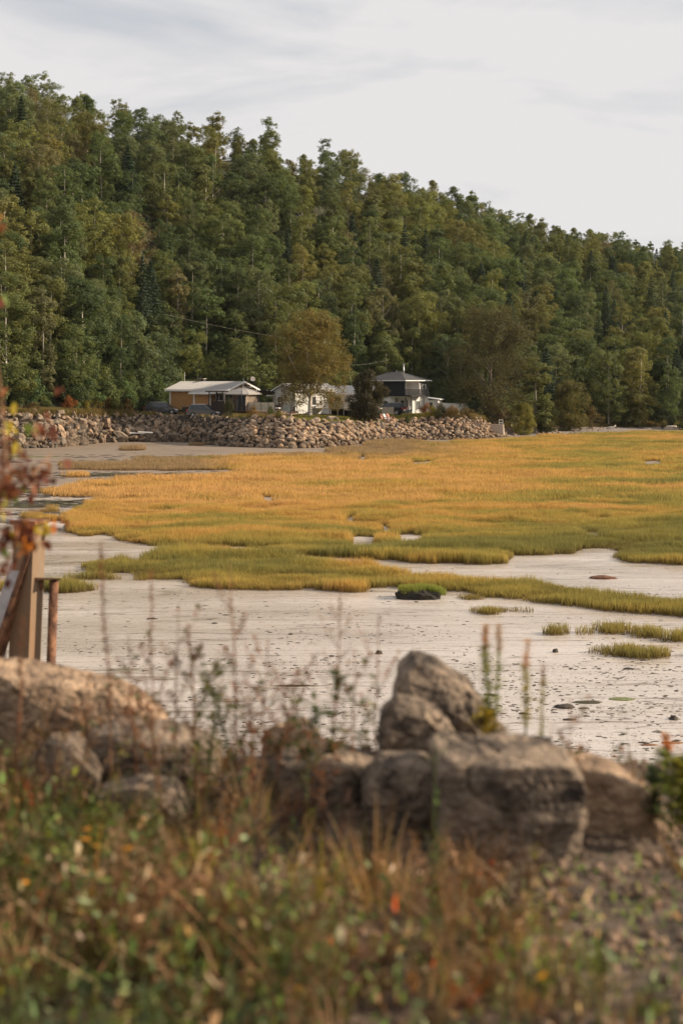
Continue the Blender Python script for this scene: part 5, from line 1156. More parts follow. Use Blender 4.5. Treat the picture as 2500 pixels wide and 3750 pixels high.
# ------------------------------------------------------------------ mud debris
M['clod'] = mat('dark_clod', (.05,.04,.03), .85, .4, 8, .4); M['weed'] = mat('seaweed', (.085,.085,.032), .9, .4, 3, .8, col2=(.05,.04,.024))
def lump(seed, mt): 
    v, f = ICO[1]; return mesh('clod', [(p.x*(1+.3*noise.noise(p*2+Vector((seed,0,0)))), p.y*.8, p.z*.5*(1+.3*noise.noise(p*3+Vector((seed,0,0))))) for p in v], f, mt, True)
db = empty('mud_debris', (0,0,0), label='dark clods, shell bits and weed scraps strewn over the mud', cat='debris', kind='stuff')
ls = [link('clod', lump(i, M['clod']), db, P0(1700+i*35, 2400+i*30), scale=(.05,.05,.05), kind='stuff') for i in range(4)]
pp_ = []; ss_ = []; rr2 = []
def indead(px_, py_):
    a_ = np.array([px_]); b_ = np.array([py_]); return any(inpoly(a_, b_, p)[0] for p, d in PATCH)
for _ in range(21000):
    py_ = 2080 + rnd.random()**.8*1100; px_ = rnd.uniform(-150, 2700); nn_ = noise.noise(Vector((px_/420, py_/60, 0))) + noise.noise(Vector((px_/90, py_/20, 7)))*.7
    dens = .32 + nn_*.95 + (.45 if px_ > 1500 and 2430 < py_ < 2620 else 0)
    if rnd.random() > dens: continue
    p = P0(px_, py_)
    if p.y < 17: continue
    s_ = rnd.choice([.009,.012,.012,.016,.016,.022,.03,.042]) * (1 if rnd.random() > .012 else 2.2); pp_.append(p); ss_.append((s_*rnd.uniform(1,2.4), s_, s_*.9)); rr2.append((0,0,rnd.uniform(-.3,.3)))
for _ in range(1600):                                            # left flats with algae banks
    py_ = rnd.choice([1672,1690,1735,1745,1790,1800,1815,1838,1855,1880]) + rnd.gauss(0, 4); px_ = rnd.uniform(-200, 420 if py_ > 1760 else 900)
    if indead(px_, py_): continue
    pp_.append(P0(px_, py_)); s_ = rnd.uniform(.05,.2); ss_.append((s_*3, s_*1.5, s_*.45)); rr2.append((0,0,rnd.uniform(-.2,.2)))
scatter('clods', pp_, rr2, ss_, ls, None, db, kind='stuff')
# single lumps one can point at
def patch_obj(name, px_, py_, L_, W_, h_, mt, lb, cat, seed):
    v, f = ICO[4 if L_ > 1 else 3]
    def zz(p):
        if L_ < 1: return max(-.02, p.z*h_*(1+.8*noise.noise(p*4+Vector((0,0,seed)))))
        q = Vector((p.x*L_*.8, p.y*W_*2.2, seed)); return -.05 if p.z < 0 else h_*(-.28 + 1.9*noise.noise(q) + 1.6*abs(noise.noise(q*2.7+Vector((3,0,0)))))*min(1,p.z*3) + (-.03 if p.z < .1 else 0)
    return link(name, mesh(name, [(p.x*L_*(1+.35*noise.noise(p*1.7+Vector((seed,0,0)))), p.y*W_*(1+.35*noise.noise(p*2.3+Vector((0,seed,0)))), zz(p)) for p in v], f, mt, L_ < 1), None, P0(px_, py_), label=lb, cat=cat)
patch_obj('seaweed_heap', 2206, 2118, .55, .28, .1, mat('rust_seaweed', (.13,.055,.03), .85, .4, 9, .6), 'reddish-brown heap of seaweed on the bare mud at right', 'seaweed', 1)
patch_obj('stone_on_mud', 1387, 2394, .10, .08, .10, M['clod'], 'small dark round stone on the mud left of the tall boulder', 'stone', 2)
patch_obj('stone_on_mud', 2032, 2388, .09, .08, .09, M['clod'], 'small dark stone between the two pink-topped plants and the right tufts', 'stone', 3)
patch_obj('stone_on_mud', 2464, 2634, .10, .09, .09, M['clod'], 'dark stone on the wet mud near the right edge', 'stone', 4)
patch_obj('algae_patch', 2150, 2572, .34, .16, .03, M['weed'], 'dark green algae mat on the mud right of the plants', 'algae', 5)
patch_obj('algae_patch', 2275, 2560, .35, .2, .012, mat('green_algae', (.13,.14,.05), .8, .4, 8), 'thin pale green algae film beyond the dark mat', 'algae', 6)
patch_obj('seaweed_heap', 2065, 2590, .22, .18, .07, M['clod'], 'black weed heap at the left end of the algae', 'seaweed', 7)
patch_obj('driftwood_stick', 1075, 2512, .55, .08, .03, M['weed'], 'long dark stick lying on the mud in the centre', 'stick', 8)
patch_obj('flat_wood', 2375, 2728, .2, .08, .02, M['rust'], 'flat brown piece of bark on the mud at lower right', 'bark', 9)
patch_obj('flat_wood', 2462, 2720, .25, .09, .02, M['rust'], 'reddish-brown strip of bark at the right edge of the mud', 'bark', 10)
patch_obj('mud_tussock', 85, 1852, 3.6, 1.6, .1, M['weed'], 'wide dark green algae bank on the left flat', 'algae', 11)
patch_obj('mud_tussock', 250, 1838, 2.6, .9, .1, M['weed'], 'dark weedy bank left of the golden marsh', 'algae', 12)
patch_obj('mud_tussock', 70, 1800, 3.4, 1.2, .1, mat('green_turf', (.10,.105,.03), .9, .5, 3, .6), 'green turf strip behind the red-leaved branch', 'algae', 13)
patch_obj('mud_tussock', 540, 1738, 5.5, .9, .09, M['weed'], 'long dark weed bank in front of the back grass band', 'algae', 14)
patch_obj('mud_tussock', 330, 1742, 3.0, .8, .09, M['weed'], 'short dark weed bank on the left flat beside the long one', 'algae', 15)
patch_obj('mud_tussock', 100, 1673, 3.4, 1.0, .05, mat('green_turf', (.12,.13,.03), .9, .5, 3, .6), 'bright green strip of algae under the rocks at left', 'algae', 16)

# ------------------------------------------------------------------ steel frame at the left edge
M['oldpaint'] = mat('peeling_cream_paint_on_rust', (.30,.225,.15), .75, .3, 2.6, .3, 20, col2=(.22,.12,.06), stretch=(1,1,.35))
M['greypaint'] = mat('weathered_grey_paint', (.36,.33,.32), .6, .25, 4, .2)
D = 14.0
sf = empty('steel_frame', (X(90,D), D, 0), label='rusty cream-painted steel post with brace and pipes rising from the shore at left', cat='steel frame'); so = Vector(sf.location)
def Q(px_, py_, dy=0): return P(px_, py_, D+dy) - so
# leaning I-beam: two flanges and a web
a0, a1 = Q(112,1915), Q(80,2700); 
def ibeam(a0, a1, w_, d_, tf, name, mt, yaw=0.0):
    ax_ = (a1-a0).normalized(); u = Vector((math.cos(yaw), math.sin(yaw), 0)); u = (u - ax_*u.dot(ax_)).normalized(); v = ax_.cross(u).normalized(); mb = MB()
    def slab(u0,u1,v0,v1): mb.hexa([a0+u*u0+v*v0, a0+u*u1+v*v0, a0+u*u1+v*v1, a0+u*u0+v*v1, a1+u*u0+v*v0, a1+u*u1+v*v0, a1+u*u1+v*v1, a1+u*u0+v*v1])
    slab(-w_/2,w_/2,-d_/2,-d_/2+tf); slab(-w_/2,w_/2,d_/2-tf,d_/2); slab(-tf/2,tf/2,-d_/2+tf+.001,d_/2-tf-.001); return mb.build(name, mt, sf)
mb = MB(); ax_ = (a1-a0); ext = a0 + ax_*8.2
def boxbeam(a0, a1, w_, d_, yaw):
    ax_ = (a1-a0).normalized(); u = Vector((math.cos(yaw), math.sin(yaw), 0)); u = (u - ax_*u.dot(ax_)).normalized(); v = ax_.cross(u).normalized()
    return MB().hexa([a0-u*w_/2-v*d_/2, a0+u*w_/2-v*d_/2, a0+u*w_/2+v*d_/2, a0-u*w_/2+v*d_/2, a1-u*w_/2-v*d_/2, a1+u*w_/2-v*d_/2, a1+u*w_/2+v*d_/2, a1-u*w_/2+v*d_/2])
end = a0 + (a1-a0)*((a0.z+.3)/(a0.z-a1.z))
boxbeam(a0, end, .235, .20, R(-24)).build('post', M['oldpaint'], sf)
MB().box(-.15,.15,-.13,.13,0,.03).build('cap_plate', M['rust'], sf, a0, (0,0,R(-24)))
boxbeam(Q(96,2010), Q(-120,2620), .13, .12, R(-24)).build('brace', M['greypaint'], sf); boxbeam(Q(117,2030,-.08), Q(-88,2640,-.08), .055, .14, R(-24)).build('brace_flange', M['rust'], sf)
MB().tube([Q(-160,1880,.1), Q(62,1911,.1), Q(235,1931,.02)], .033, 14).build('handrail_pipe', M['greypaint'], sf, smooth=True); MB().tube([Q(233,1930.8,.021), Q(236,1931.1,.019)], .027, 12).build('pipe_bore', M['black'], sf)
MB().hexa([Q(131,2124,-.1),Q(222,2124,-.1),Q(222,2124,.1),Q(131,2124,.1),Q(131,2115,-.1),Q(222,2119,-.1),Q(222,2119,.1),Q(131,2115,.1)]).build('bracket', M['rust'], sf)
gp = MB(); g0, g1 = Q(199,2126), Q(186,2480); g1e = g0 + (g1-g0)*((g0.z+.3)/(g0.z-g1.z)); gp.tube([g0,g1e], .045, 14); gp.build('guide_pipe', M['rust'], sf, smooth=True)
MB().tube([Q(154,2126), Q(151,2160)], .022, 10).build('stub_pipe', M['rust'], sf, smooth=True)
q0 = Q(13,2352); q1 = Q(15,2700); q1e = q0 + (q1-q0)*((q0.z+.3)/(q0.z-q1.z)); MB().tube([q0,q1e], .03, 12).build('drain_pipe', M['white'], sf, smooth=True); MB().tube([q0+Vector((0,0,.03)), q0-Vector((0,0,.05))], .037, 12).build('pipe_collar', M['rust'], sf)

# ------------------------------------------------------------------ foreground boulders
def boulder(name, pts, Y, depth, mt, lb, seed, nz=.05):
    cx = sum(p[0] for p in pts)/len(pts); cy = sum(p[1] for p in pts)/len(pts); bm = bmesh.new()
    c = P(cx, cy, Y); r = random.Random(seed)
    for k_, (s, dy) in enumerate(((.93,-.5),(1,-.34),(.99,.3),(.86,.5))):
        for p in pts:
            q = P(cx+(p[0]-cx)*s*r.uniform(.96,1.02), cy+(p[1]-cy)*s*r.uniform(.96,1.0), Y); bm.verts.new((q.x-c.x, dy*depth*r.uniform(.8,1.1), q.z-c.z))
    h = bmesh.ops.convex_hull(bm, input=bm.verts); bmesh.ops.delete(bm, geom=[g for g in set(h['geom_interior']) if isinstance(g, bmesh.types.BMVert)], context='VERTS')
    for _ in range(8):                                  # fracture faces
        nn = Vector((r.gauss(0,.55), -abs(r.gauss(0,1.0))-.45, r.gauss(.25,.45))).normalized(); sup = max(v.co.dot(nn) for v in bm.verts)
        bmesh.ops.bisect_plane(bm, geom=bm.verts[:]+bm.edges[:]+bm.faces[:], plane_co=nn*sup*r.uniform(.84,.97), plane_no=nn, clear_outer=True)
        bmesh.ops.holes_fill(bm, edges=[e for e in bm.edges if e.is_boundary])
    bmesh.ops.triangulate(bm, faces=bm.faces)
    for _ in range(5):
        el = [e for e in bm.edges if e.calc_length() > .022]
        if not el or len(bm.verts) > 9000: break
        bmesh.ops.subdivide_edges(bm, edges=el, cuts=1); bmesh.ops.triangulate(bm, faces=bm.faces)
    bm.normal_update(); o = Vector((seed*2.7, 0, 0))
    for v in bm.verts:
        q = v.co*6+o; n_ = noise.fractal(q, .9, 2.1, 6)*.55*nz
        st_ = noise.noise(Vector((q.x*.5, q.y*.5, q.z*1.6)))*3; n_ += (st_ - math.floor(st_) - .5)*nz*.35      # stepped breaks
        cr_ = abs(noise.noise(v.co*3.4+o*1.7)); n_ -= nz*.9*max(0, 1 - cr_/.035)
        v.co += v.normal*n_
    m = bpy.data.meshes.new(name); bm.to_mesh(m); bm.free(); m.materials.append(mt)
    return link(name, m, None, c, label=lb, cat='boulder')
BO = [
 ([(-120,2415),(0,2430),(180,2475),(400,2505),(520,2560),(615,2640),(600,2720),(300,2760),(-120,2760)], 6.4, .5, 'boulder_tan', 'long flat-topped boulder at the left edge below the steel post'),
 ([(330,2680),(420,2648),(590,2665),(780,2720),(800,2800),(760,2900),(380,2900),(325,2780)], 5.8, .45, 'boulder', 'broad pale-topped boulder just in front of the long left boulder'),
 ([(120,2760),(180,2695),(270,2710),(370,2830),(350,2920),(130,2900)], 5.5, .3, 'boulder', 'small pointed pale boulder in the weeds at left'),
 ([(380,2880),(500,2850),(640,2870),(690,2960),(620,3050),(380,3020)], 5.1, .3, 'boulder', 'low grey boulder half buried in weeds below the broad one'),
 ([(960,2720),(1010,2665),(1110,2640),(1165,2690),(1170,2740),(1130,2800),(960,2800)], 6.3, .3, 'boulder_tan', 'small pinkish boulder left of the central gap'),
 ([(990,2830),(1030,2760),(1200,2740),(1390,2790),(1400,2900),(1300,3000),(1000,2980)], 5.45, .4, 'boulder', 'tan boulder between the small pink one and the dark one'),
 ([(1430,2540),(1462,2440),(1515,2398),(1600,2428),(1715,2500),(1770,2590),(1865,2690),(1850,2820),(1500,2820)], 6.1, .5, 'boulder', 'tall pointed boulder leaning above all the others'),
 ([(1378,2720),(1400,2600),(1450,2545),(1560,2565),(1640,2640),(1695,2740),(1680,2850),(1390,2850)], 5.7, .35, 'boulder', 'dark rounded boulder in front of the tall pointed one'),
 ([(1320,2860),(1390,2780),(1500,2765),(1600,2790),(1610,2900),(1590,3060),(1330,3040)], 5.15, .35, 'boulder', 'rounded boulder left of the big block'),
 ([(1580,2735),(1600,2720),(1880,2722),(2060,2735),(2105,2790),(2125,2960),(2060,3130),(1610,3140),(1575,3000)], 4.95, .5, 'boulder', 'big square grey block boulder in the middle right'),
 ([(1990,2765),(2100,2772),(2200,2790),(2310,2845),(2400,2915),(2455,3000),(2465,3050),(2300,3070),(1990,3050)], 5.15, .35, 'boulder_tan', 'long light tan boulder sloping down at the right end of the row'),
 ([(1235,3090),(1270,3045),(1330,3050),(1355,3095),(1340,3130),(1240,3130)], 5.0, .15, 'boulder_tan', 'fist-sized pale stone on the ground below the boulders'),
 ([(330,3400),(420,3372),(480,3378),(475,3400),(340,3440)], 4.25, .1, 'boulder_tan', 'thin flat brown stone in the weeds at lower left'),
 ([(330,3510),(420,3505),(460,3530),(440,3555),(340,3545)], 4.0, .1, 'boulder', 'thin pale flat stone below the brown one at lower left'),
 ([(2330,3520),(2420,3500),(2490,3530),(2500,3590),(2340,3590)], 4.1, .14, 'boulder', 'half buried grey stone at the lower right edge'),
 ([(40,3370),(110,3340),(150,3380),(140,3430),(50,3430)], 4.3, .12, 'boulder', 'small bluish-grey stone at the far left among weeds'),
]
for i, (pts_, Y, dp, mt, lb) in enumerate(BO): boulder('boulder', pts_, Y, dp, M[mt], lb, i+1, .022 if dp > .2 else .008)
# fill boulders further down the near bank (out of sight from the path edge, seen from the side)
# gravel and ground cover
M['pebble'] = rockmat('pebble', (.08,.055,.04), (.30,.21,.15), True, 1, .3, 3)
gv = empty('gravel', (0,5,5.9), label='loose pale gravel and pebbles on the near ground', cat='gravel', kind='stuff'); go_ = Vector(gv.location)
pb = []
for i in range(3):
    v, f = ICO[1]; m_ = mesh('pebble', [(p.x*1.1, p.y*.9, p.z*.6*(1+.2*noise.noise(p*2+Vector((i,0,0))))) for p in v], f, M['pebble'], True); o = link('pebble', m_, gv, Vector((.5+i*.2, 4.9, fgz(.5+i*.2,4.9)))-go_, scale=(.02,.02,.02), kind='stuff'); o['tint'] = (1,1,1); pb.append(o)
pt = []; rs_ = []; tn_ = []
for _ in range(4500):
    Y = 2.6 + rnd.random()**.7*4.4; px_ = rnd.uniform(-300, 2800); x = X(px_, Y)
    if noise.noise(Vector((x*1.5, Y*1.5, 3))) + (.35 if px_ > 1300 else -.1) < .0: continue
    s_ = rnd.choice([.006,.008,.01,.014,.02,.028]); pt.append((x-go_.x, Y-go_.y, fgz(x,Y)+s_*.2-go_.z)); rs_.append(s_); b_ = rnd.uniform(.6,1.25); tn_.append((b_, b_*.95, b_*.9))
scatter('pebbles', pt, [(rnd.uniform(0,6),rnd.uniform(0,1),rnd.uniform(0,6)) for _ in pt], rs_, pb, tn_, gv, kind='stuff')

# ------------------------------------------------------------------ foreground weeds
M['fleaf'] = leafmat('weed_leaf', trans=.35, nscale=3, hue2=(1.2,1.0,.75), var=.45)
def leafpts(c, d, ln, wd, up=Vector((0,0,1)), droop=.3):
    """a folded leaf blade of 6 quads as vertices/faces"""
    d = d.normalized(); s = d.cross(up); s = s.normalized() if s.length > .01 else Vector((1,0,0)); n_ = s.cross(d)
    ax = [c + d*ln*t + Vector((0,0,-1))*droop*ln*t*t for t in (0,.3,.65,1)]; w_ = (.15,1,.8,.02); v = []
    for a_, ww in zip(ax, w_): v += [a_ - s*wd*ww/2 + n_*wd*.12*ww, a_, a_ + s*wd*ww/2 + n_*wd*.12*ww]
    f = []
    for i in range(3): b = i*3; f += [[b,b+1,b+4,b+3],[b+1,b+2,b+5,b+4]]
    return v, f
def herb(seed, h=.35, nl=22, ll=.06, wl=.022, stemr=.0025, top=None):
    r = random.Random(seed); mb = MB(); mb.tube([(0,0,-.02),(r.uniform(-.03,.03),r.uniform(-.03,.03),h*.5),(r.uniform(-.06,.06),r.uniform(-.06,.06),h)], [stemr,stemr*.8,stemr*.4], 4, False)
    for i in range(nl):
        t = r.uniform(.05,1); a_ = r.uniform(0,6.28); d = Vector((math.cos(a_), math.sin(a_), r.uniform(-.1,.9))); v, f = leafpts(Vector((0,0,h*t)), d, ll*r.uniform(.6,1.3), wl*r.uniform(.7,1.3)); mb.add(v, f)
    return mesh('herb', mb.v, mb.f, M['fleaf'])
def drygrass(seed, n=26, h=.35, rad=.06, wd=.005, lean=.5):
    r = random.Random(seed); mb = MB()
    for i in range(n):
        a_ = r.uniform(0,6.28); x, y = rad*r.random()*math.cos(a_), rad*r.random()*math.sin(a_); d = Vector((math.cos(a_)*lean*r.uniform(.2,1.5), math.sin(a_)*lean*r.uniform(.2,1.5), 1)); v, f = leafpts(Vector((x,y,0)), d, h*r.uniform(.5,1.2), wd*r.uniform(.7,1.5), droop=.25); mb.add(v, f)
    return mesh('grass', mb.v, mb.f, M['fleaf'])
wdc = empty('ground_weeds', (0,4.6,6.0), label='dense tangle of dry grass, weeds and small leaves across the foreground', cat='weeds', kind='stuff'); wo = Vector(wdc.location)
kinds = [herb(1,.28,26,.05,.02), herb(2,.4,30,.045,.014), herb(3,.16,18,.05,.03), herb(4,.5,26,.05,.01)]; gk = [drygrass(i, 26, .32+.05*i, .07) for i in range(3)]
hs_ = [link('weed_plant', m_, wdc, Vector((-.6+i*.3,4.4,fgz(-.6+i*.3,4.4)))-wo, kind='stuff') for i, m_ in enumerate(kinds)]; gs_ = [link('dry_grass_tuft', m_, wdc, Vector((-.5+i*.3,4.2,fgz(-.5+i*.3,4.2)))-wo, kind='stuff') for i, m_ in enumerate(gk)]
for o in hs_: o['tint'] = (.08,.12,.03)
for o in gs_: o['tint'] = (.28,.18,.09)
GREENS = [(.075,.10,.026),(.11,.135,.03),(.045,.062,.028),(.17,.17,.04),(.12,.15,.07)]; BROWNS = [(.20,.12,.062),(.13,.072,.038),(.28,.185,.105),(.08,.045,.028),(.36,.25,.15),(.17,.10,.045)]
A1 = ([],[],[],[]); A2 = ([],[],[],[])
for _ in range(11000):
    Y = 2.7 + rnd.random()**.75*4.0; px_ = rnd.uniform(-350, 2850); x = X(px_, Y)
    left = 1 - px_/2500
    nn_ = noise.noise(Vector((x*1.8, Y*1.8, 11)))
    keep = .40 + .5*left + nn_*1.3
    if px_ > 1250 and 3.9 < Y < 6.0: keep -= .30
    if rnd.random() > keep: continue
    gr = noise.noise(Vector((x*1.4+5, Y*1.4, 21))) + (.12 if px_ < 400 else 0) + (.08 if Y < 3.9 else 0)
    isg = rnd.random() < .40 + gr*1.2
    sc_ = rnd.uniform(.28,.8) * (.6 if px_ > 1300 else .95) * (.85 if Y > 5.2 else 1) * (.8 if Y < 3.6 else 1)
    tint = rnd.choice(GREENS) if isg else rnd.choice(BROWNS)
    lim = ip(px_ + rnd.uniform(-60,60), [-300,0,250,420,900,1300,1500,2480,2600], [2560,2620,2700,2900,2940,3080,3130,3120,2900]) + rnd.uniform(-60,160)
    sc_ = min(sc_, (Zp(lim, Y) - fgz(x, Y)) / .42)
    if rnd.random() < .10: sc_ = rnd.uniform(.4,.8)
    if sc_ < .16: continue
    if rnd.random() < .012: tint = rnd.choice([(.55,.12,.03),(.55,.27,.04),(.40,.40,.05)])
    A = A1 if rnd.random() < (.9 if isg else .66) else A2
    A[0].append((x-wo.x, Y-wo.y, fgz(x,Y)-wo.z)); A[1].append((rnd.gauss(0,.25), rnd.gauss(0,.25), rnd.uniform(0,6.28))); A[2].append(sc_); A[3].append(jit(tint, .2))
scatter('weed_plants', A1[0], A1[1], A1[2], hs_, A1[3], wdc, kind='stuff'); scatter('dry_grass', A2[0], A2[1], A2[2], gs_, A2[3], wdc, kind='stuff')

lmz = []
for i in range(2):
    v_, f_ = leafpts(Vector((-.5,0,0)), Vector((1,0,0)), 1, .26 + .16*i, droop=.2); lmz.append(mesh('leaf', v_, f_, M['fleaf'], True))
lz = [link('litter_leaf', m_, wdc, Vector((-.4+i*.3,4.3,fgz(-.4+i*.3,4.3)+.02))-wo, scale=(.04,.04,.04), kind='stuff') for i, m_ in enumerate(lmz)]
for o in lz: o['tint'] = (.4,.3,.2)
LT = [(.62,.48,.34),(.52,.38,.26),(.44,.30,.18),(.12,.18,.05),(.16,.24,.07),(.22,.28,.12),(.30,.36,.20),(.10,.14,.05),(.55,.42,.30),(.20,.12,.07)]; A3 = ([],[],[],[])
for _ in range(5200):
    Y = 2.8 + rnd.random()**.8*3.2; px_ = rnd.uniform(-350, 2850); x = X(px_, Y); g_ = noise.noise(Vector((x*1.4+5, Y*1.4, 21))) + (.15 if px_ < 600 else 0)
    lim = ip(px_, [-300,0,250,420,900,1300,1500,2480,2600], [2620,2700,2800,2960,3000,3120,3150,3140,2960]) + rnd.uniform(-20,200); hmax = min(.42, Zp(lim, Y) - fgz(x, Y))
    if hmax < .005: continue
    hh = hmax * rnd.random()**(1.3 if px_ < 1300 else 2.5); tt_ = rnd.choice(LT[3:8]) if rnd.random() < .42+g_*.8 else rnd.choice(LT)
    if rnd.random() < .015: tt_ = rnd.choice([(.65,.13,.03),(.6,.28,.04),(.45,.45,.05)])
    A3[0].append((x-wo.x, Y-wo.y, fgz(x,Y)+hh-wo.z)); A3[1].append((rnd.uniform(0,6.28), rnd.uniform(0,6.28), rnd.uniform(0,6.28))); A3[2].append(rnd.choice([.014,.02,.028,.036,.046])); A3[3].append(jit(tt_, .2))
scatter('leaf_litter', A3[0], A3[1], A3[2], lz, A3[3], wdc, kind='stuff')

# dry fallen stalks lying at a slant through the weeds
fsm = MB(); fsm.tube([(0,0,0),(.12,.01,.012),(.25,-.01,.02),(.4,0,.015)], [.0028,.0025,.002,.001], 5)
M['straw'] = leafmat('straw', trans=.1, var=.1); fst = link('straw', mesh('straw', fsm.v, fsm.f, M['straw'], True), wdc, Vector((-.5,4.2,fgz(-.5,4.2)+.1))-wo, (0,-.6,0), kind='stuff'); fst['tint'] = (.5,.36,.22)
A4 = ([],[],[],[])
for _ in range(210):
    Y = 3.4 + rnd.random()*2.4; px_ = rnd.uniform(-300, 2750) if rnd.random() < .5 else rnd.uniform(-300, 1300); x = X(px_, Y); lim = ip(px_, [-300,0,400,900,1400,2600], [2700,2780,2880,2980,3060,3050]); hm = Zp(lim, Y) - fgz(x, Y)
    if hm < .05: continue
    A4[0].append((x-wo.x, Y-wo.y, fgz(x,Y)+rnd.uniform(0,.3)*hm-wo.z)); A4[1].append((rnd.uniform(-.3,.3), -rnd.uniform(.2,1.3), rnd.choice([0,3.14,3.14,2.6,.4])+rnd.uniform(-.5,.5))); A4[2].append(rnd.uniform(.25,.8)*min(1, hm/.35)); A4[3].append(jit(rnd.choice([(.55,.38,.23),(.46,.28,.15),(.36,.20,.11)]), .15))
scatter('straw_stalks', A4[0], A4[1], A4[2], [fst], A4[3], wdc, kind='stuff')

# tall single stalks against the mud
def lf(c): return leafmat('stalk_leaf', trans=.35, nscale=4, hue2=(1.3,.9,.6), var=.35, fixed=c)
STEM = mat('dry_stem', (.22,.11,.055), .8, .3, 20); GSTEM = mat('green_stem', (.12,.14,.045), .8, .2, 20)
SEED = lf((.22,.115,.055)); GL = lf((.27,.29,.07)); GD = lf((.08,.10,.04)); PK = lf((.48,.32,.19)); RU = lf((.17,.075,.035)); OR = lf((.50,.22,.04))
def stalk(px0, px1, pyt, Y, lb, stem=STEM, parts=(), br=0, seed=0, r0=.0035):
    r = random.Random(seed+500); z0 = fgz(X(px0,Y), Y); base = Vector((X(px0,Y), Y, z0)); tp = P(px1, pyt, Y) - base
    t = empty('tall_weed', base, label=lb, cat='weed'); n = 7; pts = []
    for i in range(n): q = i/(n-1); pts.append(Vector((tp.x*q**1.4 + r.uniform(-.006,.006), r.uniform(-.01,.01), tp.z*q)))
    def at(q): i = min(n-2, int(q*(n-1))); return pts[i].lerp(pts[i+1], q*(n-1)-i)
    mb = MB(); r0 *= 1.3; mb.tube(pts, [r0*(1-.6*i/(n-1)) for i in range(n)], 5)
    tips = []
    for k_ in range(br):
        q = .35 + .55*k_/max(1,br); s0 = at(q); a_ = (1 if k_ % 2 else -1); ln = r.uniform(.08,.2)*(1.1-q*.4); e = s0 + Vector((a_*ln*.55, r.uniform(-.05,.05), ln)); mb.tube([s0, s0.lerp(e,.5)+Vector((a_*.012,0,-.008)), e], [r0*.5,r0*.4,r0*.2], 4); tips.append((s0, e))
    mb.build('stem', stem, t)
    for kind, q0_, q1_, num, ln, wd, m_ in parts:
        b = MB()
        for i in range(num):
            q = r.uniform(q0_, q1_); c0 = at(min(1, q))
            if tips and r.random() < .7: s0, e = r.choice(tips); c0 = s0.lerp(e, r.uniform(.15, 1)) if kind != 'stemleaf' else c0
            a_ = r.uniform(0,6.28); d = Vector((math.cos(a_), math.sin(a_), r.uniform(.2,1.2) if kind != 'leafdrop' else r.uniform(-.8,.2))); v, f = leafpts(c0, d, ln*r.uniform(.7,1.6), wd*r.uniform(.9,1.7)); b.add(v, f)
        b.build({'seed':'seed_head','leaf':'leaves','stemleaf':'leaves','leafdrop':'leaves'}[kind], m_, t, kind='stuff')
    return t
stalk(60, 85, 2260, 5.0, 'tall rust-brown weed stalk at the left in front of the steel post', parts=[('seed',.3,1,160,.02,.008,RU)], seed=1, r0=.004)
stalk(410, 370, 1985, 5.4, 'tall blurred rusty stalk rising over the left tuft of marsh', parts=[('seed',.35,1,150,.028,.009,RU)], seed=2)
stalk(560, 553, 2090, 5.4, 'slim brown stalk crossing the mud left of centre', parts=[('seed',.5,1,80,.02,.008,SEED)], seed=3, r0=.0028)
stalk(720, 690, 2290, 5.5, 'dark brown seed-covered stalk beside the left boulders', parts=[('seed',.15,1,220,.026,.011,lf((.12,.06,.035)))], br=4, seed=4, r0=.004)
stalk(870, 840, 2060, 5.4, 'tall brown stalk with clustered seeds reaching the near marsh edge', parts=[('seed',.3,1,170,.024,.009,SEED)], br=5, seed=5)
stalk(880, 720, 2380, 5.3, 'leaning green and brown branched weed left of centre', stem=GSTEM, parts=[('leaf',.3,1,80,.035,.014,GD),('seed',.4,1,120,.02,.009,RU)], br=8, seed=6)
stalk(960, 980, 2340, 5.4, 'fine branched brown weed just right of the leaning one', parts=[('seed',.3,1,150,.018,.008,SEED)], br=9, seed=16, r0=.0028)
stalk(1215, 1250, 2160, 5.4, 'tall many-branched weed in the middle with dark green lower leaves', parts=[('seed',.45,1,110,.02,.008,SEED),('stemleaf',.2,.6,50,.05,.024,GD)], br=9, seed=7, r0=.003)
stalk(1370, 1385, 2250, 5.6, 'thin brown stalk left of the tall pointed boulder', parts=[('seed',.5,1,90,.018,.008,SEED)], br=3, seed=8, r0=.0025)
stalk(1790, 1775, 2290, 5.3, 'leafy green goldenrod with fluffy pink-tan top, left of the green pair', stem=GSTEM, parts=[('stemleaf',.55,.88,170,.035,.009,GL),('seed',.88,1,150,.022,.006,PK),('stemleaf',.35,.55,40,.07,.03,lf((.30,.22,.04)))], seed=9, r0=.005)
stalk(1800, 1830, 2290, 5.32, 'fluffy pink-tan topped stem forking right of the goldenrod', stem=GSTEM, parts=[('stemleaf',.5,.88,90,.03,.009,GL),('seed',.86,1,120,.022,.006,PK)], seed=19, r0=.004)
stalk(1915, 1930, 2350, 5.35, 'green goldenrod with tan spike, standing alone above the block boulder', stem=GSTEM, parts=[('stemleaf',.5,.86,120,.03,.009,GL),('seed',.84,1,90,.022,.006,PK)], seed=10, r0=.0045)
stalk(1970, 1992, 2440, 5.4, 'thin brown-green stem right of the lone goldenrod', stem=GSTEM, parts=[('stemleaf',.4,.9,90,.024,.008,GL),('seed',.85,1,40,.018,.006,SEED)], seed=11, r0=.003)
stalk(2455, 2435, 2690, 5.0, 'orange-tipped weed at the right edge above the tan boulder', stem=GSTEM, parts=[('stemleaf',.4,.8,70,.05,.022,lf((.16,.19,.045))),('seed',.85,1,60,.025,.01,OR)], seed=12, r0=.004)
stalk(2500, 2490, 2800, 4.9, 'leafy yellow-green weed cut by the right edge', stem=GSTEM, parts=[('stemleaf',.3,1,110,.06,.028,lf((.15,.18,.04)))], br=4, seed=13, r0=.004)
stalk(2380, 2400, 2830, 5.0, 'small dark green weed leaning over the tan boulder', stem=GSTEM, parts=[('stemleaf',.3,1,60,.05,.025,GD)], br=2, seed=14, r0=.003)
